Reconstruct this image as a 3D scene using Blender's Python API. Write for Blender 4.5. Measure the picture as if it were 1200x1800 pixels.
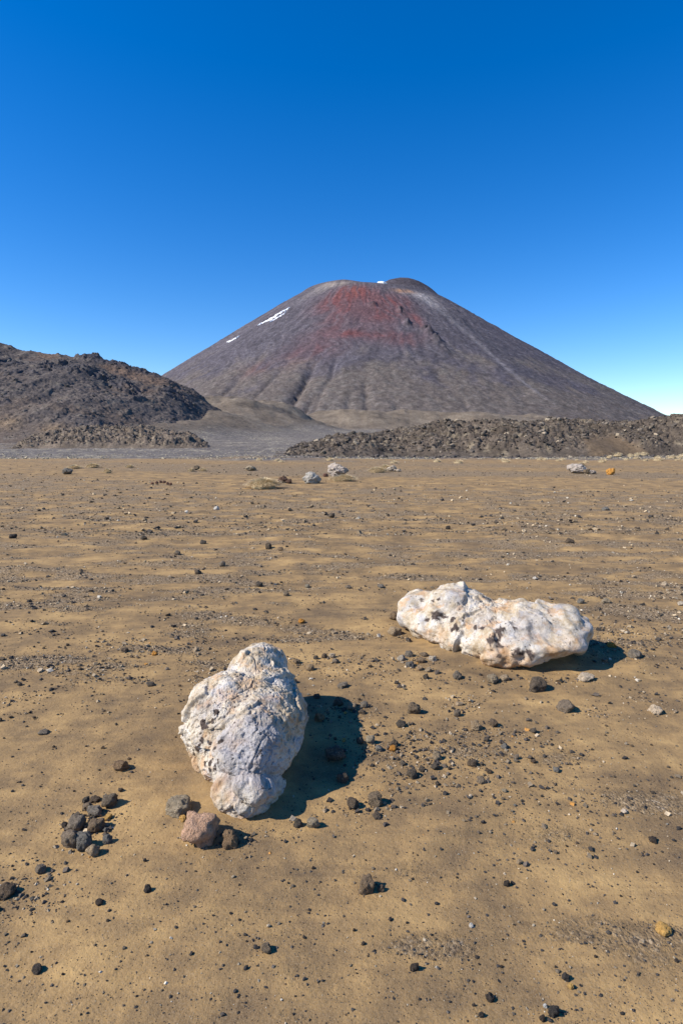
import bpy, bmesh, math, random
import numpy as np
from mathutils import Vector

for o in list(bpy.data.objects):
    bpy.data.objects.remove(o, do_unlink=True)
SC = bpy.context.scene
COL = SC.collection
R = math.radians

# ------------------------------------------------------------------ camera, sky, sun, exposure
CAM_H, PITCH, FPX = 1.6, R(6.67), 1000.0        # eye height, downward tilt, focal length in 1800-high picture units
cam_d = bpy.data.cameras.new('camera')
cam = bpy.data.objects.new('camera', cam_d)
COL.objects.link(cam)
cam.location = (0, 0, CAM_H)
cam.rotation_euler = (R(90) - PITCH, 0, 0)
cam_d.sensor_fit = 'AUTO'
cam_d.sensor_width = 36
cam_d.lens = 20
cam_d.clip_start = 0.05
cam_d.clip_end = 60000
SC.camera = cam

SUN_EL = R(39.5)
SH = Vector((1.0, 0.27, 0)).normalized()         # horizontal direction in which shadows fall
to_sun = Vector((-SH.x * math.cos(SUN_EL), -SH.y * math.cos(SUN_EL), math.sin(SUN_EL)))
SC.world = bpy.data.worlds.new('World')
SC.world.use_nodes = True
wn = SC.world.node_tree
wn.nodes.clear()
w_out = wn.nodes.new('ShaderNodeOutputWorld')
w_bg = wn.nodes.new('ShaderNodeBackground')
w_sky = wn.nodes.new('ShaderNodeTexSky')
w_sky.sky_type = 'NISHITA'
w_sky.sun_disc = False
w_sky.sun_elevation = SUN_EL
w_sky.sun_rotation = math.atan2(to_sun.x, to_sun.y)
w_sky.altitude = 1700
w_sky.air_density = 1.15
w_sky.dust_density = 0.3
w_sky.ozone_density = 3.0
w_hsv = wn.nodes.new('ShaderNodeHueSaturation')
w_hsv.inputs['Saturation'].default_value = 1.42
w_hsv.inputs['Hue'].default_value = 0.510
w_hsv.inputs['Value'].default_value = 1.0
w_bg.inputs['Strength'].default_value = 0.128
wn.links.new(w_sky.outputs[0], w_hsv.inputs['Color'])
wn.links.new(w_hsv.outputs[0], w_bg.inputs['Color'])
wn.links.new(w_bg.outputs[0], w_out.inputs[0])
sun_d = bpy.data.lights.new('sun', 'SUN')
sun_d.energy = 5.0
sun_d.angle = R(0.53)
sun_d.color = (1.0, 0.95, 0.87)
sun = bpy.data.objects.new('sun', sun_d)
COL.objects.link(sun)
sun.location = (-40, -20, 60)
sun.rotation_euler = (-to_sun).to_track_quat('-Z', 'Y').to_euler()
SC.view_settings.view_transform = 'Standard'
SC.view_settings.look = 'None'
SC.view_settings.gamma = 1
SC.view_settings.exposure = 0.54
SC.view_settings.use_curve_mapping = False
SC.cycles.max_bounces = 4

# ------------------------------------------------------------------ numpy noise
_rs = np.random.RandomState(7)
_P = np.concatenate([_rs.permutation(256)] * 3)
_G3 = _rs.normal(size=(256, 3)); _G3 /= np.linalg.norm(_G3, axis=1)[:, None]

def perlin(x, y, z=0.0):
    x, y, z = np.broadcast_arrays(np.asarray(x, float), np.asarray(y, float), np.asarray(z, float))
    xi, yi, zi = np.floor(x).astype(np.int64), np.floor(y).astype(np.int64), np.floor(z).astype(np.int64)
    xf, yf, zf = x - xi, y - yi, z - zi
    u, v, w = [f * f * f * (f * (f * 6 - 15) + 10) for f in (xf, yf, zf)]
    xi &= 255; yi &= 255; zi &= 255
    out = 0
    for dx in (0, 1):
        for dy in (0, 1):
            for dz in (0, 1):
                g = _G3[_P[_P[_P[(xi + dx) & 255] + ((yi + dy) & 255)] + ((zi + dz) & 255)]]
                d = g[..., 0] * (xf - dx) + g[..., 1] * (yf - dy) + g[..., 2] * (zf - dz)
                out = out + d * (u if dx else 1 - u) * (v if dy else 1 - v) * (w if dz else 1 - w)
    return out * 1.5

def fbm(x, y, z=0.0, o=4, lac=2.03, gain=0.5):
    s, a = 0, 1.0
    for k in range(o):
        s = s + a * perlin(x + 17.3 * k, y - 9.1 * k, z + 4.7 * k)
        x, y, z, a = x * lac, y * lac, z * lac, a * gain
    return s

def ridged(x, y, z=0.0, o=4, lac=2.03, gain=0.5):
    s, a = 0, 1.0
    for k in range(o):
        s = s + a * (1 - 2 * np.abs(perlin(x + 7.7 * k, y + 3.1 * k, z)))
        x, y, z, a = x * lac, y * lac, z * lac, a * gain
    return s

_W = _rs.rand(256, 4)

def worley(x, y, z=None, jit=0.95):
    """F1, F2, cell value; 2-D when z is None"""
    x = np.asarray(x, float); y = np.asarray(y, float)
    xi, yi = np.floor(x).astype(np.int64), np.floor(y).astype(np.int64)
    if z is not None:
        z = np.asarray(z, float); zi = np.floor(z).astype(np.int64)
    f1 = np.full(x.shape, 9.0); f2 = np.full(x.shape, 9.0); cv = np.zeros(x.shape)
    for dx in (-1, 0, 1):
        for dy in (-1, 0, 1):
            for dz in ((-1, 0, 1) if z is not None else (0,)):
                h = _P[_P[(xi + dx) & 255] + ((yi + dy) & 255)]
                if z is not None:
                    h = _P[h + ((zi + dz) & 255)]
                wv = _W[h]
                px = xi + dx + .5 + (wv[..., 0] - .5) * jit - x
                py = yi + dy + .5 + (wv[..., 1] - .5) * jit - y
                d = px * px + py * py
                if z is not None:
                    pz = zi + dz + .5 + (wv[..., 2] - .5) * jit - z
                    d = d + pz * pz
                d = np.sqrt(d)
                nr = d < f1
                f2 = np.where(nr, f1, np.minimum(f2, d))
                cv = np.where(nr, wv[..., 3], cv)
                f1 = np.where(nr, d, f1)
    return f1, f2, cv

_RN = _rs.normal(size=(256, 3)); _RN /= np.linalg.norm(_RN, axis=1)[:, None]

def facets(x, y, z):
    """broken rock: every cell is a plane of its own tilt"""
    xi, yi, zi = [np.floor(q).astype(np.int64) for q in (x, y, z)]
    best = np.full(x.shape, 9.0); val = np.zeros(x.shape)
    for dx in (-1, 0, 1):
        for dy in (-1, 0, 1):
            for dz in (-1, 0, 1):
                h = _P[_P[_P[(xi + dx) & 255] + ((yi + dy) & 255)] + ((zi + dz) & 255)]
                wv = _W[h]
                q = [x - (xi + dx + wv[..., 0]), y - (yi + dy + wv[..., 1]), z - (zi + dz + wv[..., 2])]
                d = q[0] ** 2 + q[1] ** 2 + q[2] ** 2
                n = _RN[h]
                v = q[0] * n[..., 0] + q[1] * n[..., 1] + q[2] * n[..., 2] + .5 * (wv[..., 3] - .5)
                k = d < best
                best = np.where(k, d, best); val = np.where(k, v, val)
    return val

def sstep(a, b, x):
    t = np.clip((np.asarray(x, float) - a) / (b - a), 0, 1)
    return t * t * (3 - 2 * t)

# ------------------------------------------------------------------ measuring the place: bearing of a picture point -> position
def bearing(px, py):
    """direction of a picture point; x per metre of depth and z per metre of depth"""
    cx, cy = (px - 600) / FPX, (900 - py) / FPX
    fwd = math.cos(PITCH) + cy * math.sin(PITCH)
    up = -math.sin(PITCH) + cy * math.cos(PITCH)
    return cx / fwd, up / fwd

def at(px, py, depth):
    bx, bz = bearing(px, py)
    return bx * depth, depth, CAM_H + bz * depth

def spot(px, py, z=0.0):
    bx, bz = bearing(px, py)
    d = (z - CAM_H) / bz
    return bx * d, d

def project(P):
    P = np.asarray(P, float)
    x, y, z = P[..., 0], P[..., 1], P[..., 2] - CAM_H
    zc = y * math.cos(PITCH) - z * math.sin(PITCH)
    yc = y * math.sin(PITCH) + z * math.cos(PITCH)
    return 600 + FPX * x / zc, 900 - FPX * yc / zc, zc

# ------------------------------------------------------------------ mesh and material helpers
def mesh_np(name, V, F, smooth=True, attrs=None):
    V = np.asarray(V, np.float32).reshape(-1, 3); F = np.asarray(F, np.int32)
    me = bpy.data.meshes.new(name)
    me.vertices.add(len(V)); me.vertices.foreach_set('co', V.ravel())
    n, k = F.shape
    me.loops.add(n * k); me.loops.foreach_set('vertex_index', F.ravel())
    me.polygons.add(n); me.polygons.foreach_set('loop_start', np.arange(0, n * k, k, dtype=np.int32))
    me.polygons.foreach_set('use_smooth', np.full(n, bool(smooth)))
    for an, av in (attrs or {}).items():
        av = np.asarray(av, np.float32)
        if av.ndim == 1:
            at_ = me.attributes.new(an, 'FLOAT', 'POINT'); at_.data.foreach_set('value', av)
        else:
            if av.shape[1] == 3:
                av = np.concatenate([av, np.ones((len(av), 1), np.float32)], 1)
            at_ = me.attributes.new(an, 'FLOAT_COLOR', 'POINT'); at_.data.foreach_set('color', av.ravel())
    me.update(calc_edges=True)
    me.validate()
    return me

def link(name, me, mat=None, parent=None, label=None, cat=None, group=None, kind=None, loc=None):
    o = bpy.data.objects.new(name, me)
    COL.objects.link(o)
    if mat is not None and me is not None and not me.materials:
        me.materials.append(mat)
    if parent is not None: o.parent = parent
    if label: o['label'] = label
    if cat: o['category'] = cat
    if group: o['group'] = group
    if kind: o['kind'] = kind
    if loc is not None: o.location = loc
    return o

def grid_faces(nr, nc, wrap=False):
    i = np.arange(nr - 1)[:, None]; j = np.arange(nc if wrap else nc - 1)[None, :]
    j2 = (j + 1) % nc
    a = i * nc + j; b = i * nc + j2; c = (i + 1) * nc + j2; d = (i + 1) * nc + j
    return np.stack([a, b, c, d], -1).reshape(-1, 4)

_ico = {}
def ico(sub):
    if sub not in _ico:
        bm = bmesh.new(); bmesh.ops.create_icosphere(bm, subdivisions=sub, radius=1.0)
        V = np.array([v.co[:] for v in bm.verts]); V /= np.linalg.norm(V, axis=1)[:, None]
        F = np.array([[v.index for v in f.verts] for f in bm.faces], np.int32)
        bm.free(); _ico[sub] = (V, F)
    return _ico[sub]

class Mat:
    def __init__(s, name, rough=0.9, spec=0.2):
        s.m = bpy.data.materials.new(name); s.m.use_nodes = True
        s.t = s.m.node_tree; s.t.nodes.clear()
        s.out = s.n('ShaderNodeOutputMaterial'); s.b = s.n('ShaderNodeBsdfPrincipled')
        s.l(s.b.outputs[0], s.out.inputs[0])
        s.b.inputs['Roughness'].default_value = rough
        s.b.inputs['Specular IOR Level'].default_value = spec
        tc = s.n('ShaderNodeTexCoord'); s.co = tc.outputs['Object']
    def n(s, t): return s.t.nodes.new(t)
    def l(s, a, b): s.t.links.new(a, b)
    def put(s, sock, v):
        if hasattr(v, 'links'): s.l(v, sock)
        elif isinstance(v, (tuple, list)): sock.default_value = (*v, 1) if len(v) == 3 and len(sock.default_value) == 4 else v
        else: sock.default_value = v
    def map(s, scale, co=None, rot=(0, 0, 0)):
        m = s.n('ShaderNodeMapping'); s.l(co or s.co, m.inputs[0]); m.inputs['Scale'].default_value = scale
        m.inputs['Rotation'].default_value = rot
        return m.outputs[0]
    def noise(s, scale, detail=4, rough=0.6, co=None, dist=0.0):
        t = s.n('ShaderNodeTexNoise'); s.l(co or s.co, t.inputs['Vector'])
        t.inputs['Scale'].default_value = scale; t.inputs['Detail'].default_value = detail
        t.inputs['Roughness'].default_value = rough; t.inputs['Distortion'].default_value = dist
        return t.outputs['Fac']
    def voro(s, scale, co=None, feat='F1', out='Distance'):
        t = s.n('ShaderNodeTexVoronoi'); s.l(co or s.co, t.inputs['Vector']); t.feature = feat
        t.inputs['Scale'].default_value = scale
        return t.outputs[out]
    def attr(s, name, out='Color'):
        t = s.n('ShaderNodeAttribute'); t.attribute_name = name
        return t.outputs[out]
    def sep(s, c):
        t = s.n('ShaderNodeSeparateColor'); s.l(c, t.inputs[0]); return t.outputs
    def ramp(s, fac, stops):
        t = s.n('ShaderNodeValToRGB'); s.put(t.inputs[0], fac); e = t.color_ramp.elements
        while len(e) < len(stops): e.new(0.5)
        for k, (p, c) in enumerate(stops):
            e[k].position = p; e[k].color = (*c, 1) if not isinstance(c, (int, float)) else (c, c, c, 1)
        return t.outputs[0]
    def step(s, x, a, b):
        t = s.n('ShaderNodeMapRange'); t.interpolation_type = 'SMOOTHSTEP'
        s.put(t.inputs[0], x); t.inputs[1].default_value = a; t.inputs[2].default_value = b
        return t.outputs[0]
    def math(s, op, a, b=0.0, clamp=False):
        t = s.n('ShaderNodeMath'); t.operation = op; t.use_clamp = clamp
        s.put(t.inputs[0], a); s.put(t.inputs[1], b); return t.outputs[0]
    def mix(s, f, a, b, mode='MIX'):
        t = s.n('ShaderNodeMix'); t.data_type = 'RGBA'; t.blend_type = mode
        s.put(t.inputs[0], f); s.put(t.inputs[6], a); s.put(t.inputs[7], b); return t.outputs[2]
    def color(s, c): s.put(s.b.inputs['Base Color'], c)
    def bump(s, h, dist=0.01, strength=1.0, prev=None):
        t = s.n('ShaderNodeBump'); s.l(h, t.inputs['Height'])
        t.inputs['Distance'].default_value = dist; t.inputs['Strength'].default_value = strength
        if prev is not None: s.l(prev, t.inputs['Normal'])
        s.l(t.outputs[0], s.b.inputs['Normal']); return t.outputs[0]

# ================================================================== LARGE STRUCTURE
# ------------------------------------------------------------------ heights of the plain and the foothills
_FH = []
for (px, py, dep, sx, sy) in [(150, 768, 250, 26, 26), (205, 759, 268, 26, 32), (262, 750, 295, 28, 40), (322, 742, 335, 34, 50), (378, 724, 420, 42, 70), (430, 707, 600, 60, 120), (482, 718, 760, 55, 130), (400, 700, 850, 90, 160), (530, 738, 900, 60, 120),
                              (590, 724, 1200, 110, 130), (650, 732, 1120, 90, 120), (720, 724, 1220, 100, 130), (830, 728, 1180, 110, 140), (930, 731, 1250, 110, 140)]:
    x, y, z = at(px, py, dep)
    _FH.append((x, y, max(z - .03 * (dep - 120), 4.0), sx, sy))

def apron_edge(x):
    return 66 + 5 * perlin(x * .03, 3.3) + 3 * perlin(x * .12, 8.1)

def hgt(x, y):
    """ground height"""
    x = np.asarray(x, float); y = np.asarray(y, float)
    d = np.maximum(y, 0)
    z = .03 * 25 * np.logaddexp(0, (d - 130) / 25)
    far = sstep(205, 250, d)
    if np.any(far > 0):
        wa = 26 * sstep(300, 700, d)
        wx = x + wa * perlin(x * .01, y * .006, 5.5); wy = y + wa * perlin(x * .01, y * .006, 9.5)
        f = 0
        for (fx, fy, fz, sx, sy) in _FH:
            g = fz * np.exp(-((wx - fx) / sx) ** 2 - ((wy - fy) / sy) ** 2)
            f = np.sqrt(f * f + g * g)
        z = z + f * far + far * (2.6 * ridged(x * .02, y * .014, 2.2, 4) * sstep(3, 30, f) * sstep(260, 600, d) + (.35 + 1.2 * sstep(300, 700, d)) * fbm(x * .03, y * .02, 1.1, 3))
        z = z + sstep(240, 300, d) * sstep(2, 9, f) * (.8 + .8 * sstep(400, 800, d)) * (ridged(x * .07, y * .05, 6.0, 4) - .8)
    near = 1 - sstep(40, 90, d)
    z = z + near * (.030 * perlin(x * .45, y * .6, 1.7) + .012 * perlin(x * 1.3, y * 1.9, 4.4) + .005 * fbm(x * 4, y * 5, 2.7, 3))
    ra = np.hypot(x - 1.45, (y - 4.45) * 1.15); th = np.arctan2(x - 1.45, -(y - 4.45))
    z = z + .016 * np.exp(-((ra - .92 - .05 * perlin(th * 2, 3.0)) / .07) ** 2) * sstep(1.5, .9, np.abs(th - .1))
    dr = (x - .43) * .58 - (y - 2.17) * .81 + .03 * perlin(x * 5, y * 5); al = (x - .43) * .81 + (y - 2.17) * .58
    z = z + .014 * np.exp(-(dr / .05) ** 2) * np.exp(-(al / .16) ** 2)
    for (bx, by, rx, ry, hb_) in [(-.46, 2.80, .27, .50, .030), (1.18, 4.38, .62, .36, .035)]:
        c_, s_ = (1, 0) if bx < 0 else (math.cos(-.62), math.sin(-.62))
        qx, qy = (x - bx) * c_ + (y - by) * s_, -(x - bx) * s_ + (y - by) * c_
        q = np.hypot(qx / rx, qy / ry)
        z = z + hb_ * np.exp(-np.maximum(q - .85, 0) / .16) * (1 + .5 * perlin(x * 6, y * 6, 3.0))
    rp = sstep(3.2, 7, d) * (1 - sstep(30, 60, d))
    z = z + rp * .042 * fbm(x * .55 + .2 * y, y * 1.7, 6.1, 3)
    mid = sstep(62, 85, d)
    z = z + mid * (1 - far) * (.10 * fbm(x * .35, y * .3, 3.9, 4) + .25 * perlin(x * .05, y * .05, 8.8))
    return z

def cover(x, y):
    """how far gravel covers the sand, 0..1"""
    d = np.maximum(y, .5)
    n1 = fbm(x * .34 + .05 * y, y * .95, 11.1, 3)
    n2 = fbm(x * 1.5 + .5 * y, y * 3.6, 13.7, 3)
    lanes = perlin(x * .02 + y * .012, y * .085 + .03 * x + .8 * perlin(x * .05, y * .05, 2.0), 21.0)
    fine = 1 - sstep(14, 40, d)
    b = np.interp(d, [0, 2.0, 3.2, 4.2, 5.5, 8, 14, 25, 40, 66], [-.66, -.60, -.42, -.10, .04, .12, .20, .16, .04, -.08])
    b = b + .10 * sstep(.3, 1.6, x) * (d < 5.5) - .03 * sstep(.2, 1.5, -x)
    v = .55 * n1 * (.35 + .65 * fine) + .85 * n2 * fine + 1.0 * lanes * sstep(13, 26, d) + b
    for (bx, by, br) in [(-1.05, 1.72, .30), (1.15, 2.15, .45), (.45, 2.75, .35), (.9, 1.75, .3)]:
        v = v + .26 * np.exp(-((x - bx) ** 2 + (y - by) ** 2) / br ** 2)
    # sand swept clean round the two boulders
    for (bx, by, br) in [(-.45, 2.9, .75), (1.1, 4.2, .95)]:
        v = v - .35 * np.exp(-((x - bx) ** 2 + (y - by) ** 2) / br ** 2)
    return sstep(-.25, .55, v)

rows = np.concatenate([[-60, -20, -8, -3, -1, -.2, .3, .6, .8], np.geomspace(.9, 14, 320), np.geomspace(14, 120, 130)[1:], np.geomspace(120, 1500, 160)[1:], np.geomspace(1500, 30000, 40)[1:]])
hw = np.where(rows < .3, 3.2 + np.abs(rows) * 1.0, 3.0 + .82 * np.maximum(rows, 0))
u = np.linspace(-1, 1, 390)
GX = hw[:, None] * u[None, :]; GY = np.repeat(rows[:, None], len(u), 1)
GZ = hgt(GX, GY)
cov = cover(GX, GY)
apr = sstep(-9, 9, GY - apron_edge(GX) + 13 * fbm(GX * .10, GY * .10, 5.2, 4))
fz = 0
for (fx, fy, fh, sx, sy) in _FH:
    fz = fz + fh * np.exp(-((GX - fx) / (sx * 1.1)) ** 2 - ((GY - fy) / (sy * 1.1)) ** 2)
brn = sstep(2, 14, fz + 6 * fbm(GX * .02, GY * .012, 7.7, 3))

M = Mat('volcanic_sand', .95, .15)
mr, mg, mb = M.sep(M.attr('mask'))[:3]
sandn = M.noise(1.6, 5, .6)
sandf = M.noise(9, 5, .65)
sandg = M.noise(240, 3, .7)
sand = M.ramp(M.math('ADD', M.math('MULTIPLY', sandn, .5), M.math('ADD', M.math('MULTIPLY', sandf, .22), M.math('MULTIPLY', M.noise(1.0, 6, .7, M.map((2.0, 6.5, 1), None, (0, 0, -.6)), .6), .28))), [(.40, (.118, .075, .037)), (.47, (.192, .120, .052)), (.53, (.280, .173, .069)), (.61, (.40, .252, .098))])
sand = M.mix(M.step(sandg, .35, .75), sand, M.mix(.4, sand, (.36, .27, .17)))
grit = M.step(M.noise(420, 2, .5), .66, .72)
sand = M.mix(M.math('MULTIPLY', grit, .75), sand, (.06, .052, .045))
speck = M.math('MULTIPLY', M.step(M.noise(150, 2, .5), .68, .73), M.step(M.noise(5, 3), .40, .60))
sand = M.mix(M.math('MULTIPLY', speck, .8), sand, (.055, .045, .038))
gco = M.map((1, 1, 1))
vc1 = M.voro(85, gco, out='Color'); vd1 = M.voro(85, gco)
vc2 = M.voro(24, gco, out='Color')
gsel = M.sep(vc1)[0]; gsel2 = M.sep(vc2)[1]
grav = M.ramp(gsel, [(0, (.055, .042, .032)), (.30, (.115, .084, .056)), (.65, (.21, .152, .094)), (.90, (.33, .245, .15)), (1, (.44, .36, .26))])
grav = M.mix(M.math('MULTIPLY', gsel2, .6), grav, (.245, .163, .080))
covf = M.math('ADD', mr, M.math('MULTIPLY', M.math('SUBTRACT', M.noise(30, 5, .8), .5), 1.6))
gmask = M.math('MULTIPLY', M.step(covf, .25, .95), .88)
surf = M.mix(gmask, sand, grav)
# beyond the sand: dark lava grit with pale tufts, brown foothills
an = M.noise(.35, 6, .65)
af = M.noise(3.2, 4, .7, M.map((1, .55, 1)))
apc = M.ramp(M.math('ADD', M.math('MULTIPLY', an, .5), M.math('MULTIPLY', af, .5)), [(.40, (.062, .053, .048)), (.49, (.125, .107, .094)), (.58, (.22, .19, .158)), (.66, (.32, .275, .22))])
tuft = M.step(M.math('ADD', M.noise(1.1, 3, .6, M.map((1, .35, 1))), M.math('MULTIPLY', M.math('SUBTRACT', M.noise(.045, 3), .5), .55)), .575, .63)
apc = M.mix(M.math('MULTIPLY', tuft, .8), apc, (.40, .34, .23))
brc = M.ramp(M.math('ADD', M.math('MULTIPLY', M.noise(.03, 7, .7), .5), M.math('MULTIPLY', M.noise(.35, 6, .75), .5)), [(.40, (.090, .070, .052)), (.49, (.155, .120, .086)), (.58, (.225, .180, .130)), (.66, (.28, .23, .165))])
apc = M.mix(mb, apc, brc)
surf = M.mix(mg, surf, apc)
M.color(surf)
near_h = M.math('ADD', M.math('MULTIPLY', sandf, .5), M.math('MULTIPLY', M.noise(60, 4, .7), .25))
pits = M.step(M.noise(34, 3, .55), .30, .42)
b0 = M.bump(pits, .006, .25)
b1 = M.bump(near_h, .030, .6, b0)
b2 = M.bump(M.math('MULTIPLY', M.math('SUBTRACT', 1.0, vd1), gmask), .008, .8, b1)
b3 = M.bump(M.math('MULTIPLY', M.noise(.6, 5, .75), mg), 1.2, .6, b2)
b4 = M.bump(M.math('MULTIPLY', M.noise(.11, 7, .75), mb), 4.0, .5, b3)
ground = link('ground', mesh_np('ground', np.stack([GX, GY, GZ], -1), grid_faces(len(rows), len(u)), True,
              {'mask': np.stack([cov, apr, brn], -1).reshape(-1, 3)}), M.m, kind='structure')

# ------------------------------------------------------------------ the volcano
MY = 2400.0
MX = at(652, 600, MY)[0]
SKY_L = [(-180, 985), (100, 768), (200, 712), (290, 657), (340, 626), (400, 590), (452, 558), (520, 520), (545, 507), (565, 497), (600, 493), (630, 497), (650, 503), (700, 509), (745, 512), (772, 520), (838, 556), (900, 590), (958, 622), (1022, 657), (1100, 697), (1170, 733), (1300, 797), (1500, 890)]
_su = np.array([bearing(*q)[0] for q in SKY_L]) ; _sv = np.array([bearing(*q)[1] for q in SKY_L])
PR = np.linspace(0, 1500, 301)
def hull(side):
    phi = np.radians(np.linspace(32, 110, 79))[None, :] * side
    x = MX + PR[:, None] * np.sin(phi); d = MY - PR[:, None] * np.cos(phi)
    return np.min(CAM_H + np.interp(x / d, _su, _sv) * d, axis=1) - 6 * sstep(300, 500, PR) - 5 * sstep(700, 1100, PR)
PZL, PZR = hull(-1), hull(1)
_rim = [(-125, 600, 506, 2440), (-80, 566, 496, 2390), (-45, 588, 491, 2270), (-22, 612, 492, 2225), (0, 652, 503, 2215), (22, 695, 511, 2225), (45, 735, 518, 2270), (75, 768, 521, 2360), (125, 760, 521, 2420)]
RIM_A = np.radians([-180] + [q[0] for q in _rim] + [180])
RIM_Z = np.array([600] + [at(*q[1:])[2] for q in _rim] + [600])
DOME = at(706, 489.5, 2335)
_G = {}

def mount_polar(x, y):
    return np.hypot(x - MX, y - MY), np.arctan2(x - MX, -(y - MY))

def mount(x, y):
    r, a = mount_polar(x, y)
    rw = r * (1 + .012 * perlin(np.cos(a) * 2.2 + 9, np.sin(a) * 2.2, 3.3))
    wl = .5 - .5 * np.sin(a)
    z = wl * np.interp(rw, PR, PZL) + (1 - wl) * np.interp(rw, PR, PZR)
    rim = np.interp(a, RIM_A, RIM_Z) + 3.5 * ridged(np.cos(a) * 9, np.sin(a) * 9, r * .02, 4) - 3.5
    k = 4.0
    zt = -k * np.logaddexp(-z / k, -rim / k)
    zt = zt - 45 * sstep(150, 80, r)
    dd = np.hypot((x - DOME[0]) / 118, (y - DOME[1]) / 90)
    zt = np.maximum(zt, DOME[2] - 46 * dd ** 2 + 1.5 * fbm(x * .04, y * .04, 3.0, 3))
    zt = zt + 11 * np.exp(-((r - 255) / 40) ** 2) * sstep(-2.0, -1.3, a) * sstep(-.15, -.5, a)
    front = np.maximum(np.cos(a), 0) ** 1.5
    zt = zt + 40 * front * sstep(800, 1350, r)
    up = sstep(260, 420, r)
    aw = a + .07 * fbm(x * .004, y * .004, 6.0, 3)
    ca, sa = np.cos(aw), np.sin(aw)
    rib = ridged(ca * 9 + r * .0006, sa * 9, r * .0018, 3) * 1.5 + perlin(ca * 34, sa * 34, r * .002) * 1.7 + perlin(ca * 75, sa * 75, r * .003) * .8
    low = sstep(560, 1050, r)
    zt = zt + rib * up * (1 - .3 * low)
    zt = zt + low * (4.2 * ridged(x * .008 + 1.2 * perlin(x * .006, y * .006), y * .008, 7.0, 4)) * front
    zt = zt + up * 1.6 * ridged(x * .02, y * .02, 4.4, 4) * (.4 + .6 * sstep(-.1, .4, fbm(x * .006, y * .006, 8.0, 2)))
    zt = zt + up * 1.5 * ridged(x * .05, y * .05, 2.4, 3)
    zt = zt + low * front * .8 * ridged(ca * 60, sa * 60, r * .004, 3)
    for (ga, gr0, gr1, gw, gd) in _G.get('gully', []):
        wob = .007 * perlin(r * .010, ga * 40) + .004 * perlin(r * .03, ga * 60)
        zt = zt - gd * 1.15 * np.exp(-np.abs((a - ga - wob) / (gw * .8))) * sstep(gr0, gr0 + 140, r) * (1 - sstep(gr1, gr1 + 200, r))
    for (ra, rr, ws, wr, amp) in _G.get('crag', []):
        m = np.exp(-(((a - ra) * rr) / ws) ** 2 - ((r - rr) / wr) ** 2)
        f1, f2, cv = worley(x * .06, y * .06 + 3)
        zt = zt + amp * m * (.3 + cv * 1.2 - .6 * f1)
    return zt

def mount_hit(px, py):
    bx, bz = bearing(px, py)
    d = np.linspace(800, 2750, 5000)
    zz = mount(bx * d, d)
    k = np.argmax(zz > CAM_H + bz * d)
    return bx * d[k], d[k]

def mpol(px, py):
    x, y = mount_hit(px, py)
    r, a = mount_polar(np.array(x), np.array(y))
    return float(r), float(a)

gl = []
for (p0, p1, w, dep) in [((522, 645), (536, 735), .016, 20), ((540, 690), (547, 735), .010, 12), ((582, 630), (563, 735), .009, 8), ((618, 696), (605, 728), .008, 7), ((646, 672), (640, 725), .008, 8), ((700, 700), (694, 724), .008, 6),
                         ((430, 665), (372, 705), .012, 10), ((490, 640), (455, 712), .008, 6), ((800, 690), (822, 715), .008, 5)]:
    r0, a0 = mpol(*p0); r1, a1 = mpol(*p1)
    gl.append(((a0 + a1) / 2, r0 - 60, r1, w, dep))
cr = []
for (px, py, ws, wr, amp) in [(655, 536, 14, 16, 16), (752, 583, 13, 30, 24), (768, 600, 12, 24, 22), (778, 617, 16, 18, 18), (706, 548, 12, 28, 16), (716, 568, 10, 22, 13), (800, 545, 10, 10, 8)]:
    r0, a0 = mpol(px, py)
    cr.append((a0, r0, ws, wr, amp))
_G['gully'] = gl; _G['crag'] = cr

rad = np.concatenate([np.linspace(4, 150, 14), np.linspace(155, 330, 46), np.linspace(335, 1150, 210), np.linspace(1158, 1650, 40)])
fa = np.linspace(-1.75, 1.75, 680); ba = np.linspace(1.75, 2 * math.pi - 1.75, 80)[1:-1]
ang = np.concatenate([fa, ba]); ang = (ang + math.pi) % (2 * math.pi) - math.pi
RR = np.repeat(rad[:, None], len(ang), 1); AA = np.repeat(ang[None, :], len(rad), 0)
VX = MX + RR * np.sin(AA); VY = MY - RR * np.cos(AA); VZ = mount(VX, VY)
# colour of the slopes: scoria greys, red crown, pale ash streaks, brown foot, painted gully shade
AW = AA + .10 * fbm(VX * .004, VY * .004, VZ * .004, 4)
ca, sa = np.cos(AW), np.sin(AW)
streak = fbm(ca * 26, sa * 26, RR * .006, 5)
blot = fbm(VX * .006, VY * .006, VZ * .006, 4)
fine = fbm(VX * .05, VY * .05, VZ * .05, 3)
c = np.zeros(VX.shape + (3,)) + np.array([.099, .087, .092])
def over(c, m, col):
    m = np.clip(m, 0, 1)[..., None]
    return c * (1 - m) + np.array(col) * m
def blob(px, py, sr, ss, soft=1.0):
    r0, a0 = mpol(px, py)
    return np.exp(-np.abs((RR - r0) / sr) ** 2 - np.abs((AA - a0) * np.maximum(RR, 120) / ss) ** 2)
c = over(c, .6 * sstep(-.1, .7, .6 * streak + .7 * blot), (.132, .117, .121))
c = over(c, .55 * sstep(0, .6, -.6 * streak + .6 * fbm(VX * .012, VY * .009, VZ * .012 + 4, 4)), (.076, .068, .072))
chute = perlin(ca * 110, sa * 110, RR * .005 + 3) + .5 * perlin(ca * 210, sa * 210, RR * .008)
c = over(c, .45 * sstep(.22, .5, chute), (.165, .148, .148))
c = over(c, .45 * sstep(.22, .5, -chute), (.062, .055, .058))
lowm = sstep(0, .55, (RR - 790) / 420 + .45 * blot + .25 * streak) * np.maximum(np.cos(AA * .9), 0)
c = over(c, .8 * lowm, (.136, .110, .084))
c = over(c, .6 * lowm * sstep(.1, .6, fine + .3 * blot), (.165, .144, .118))
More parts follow.
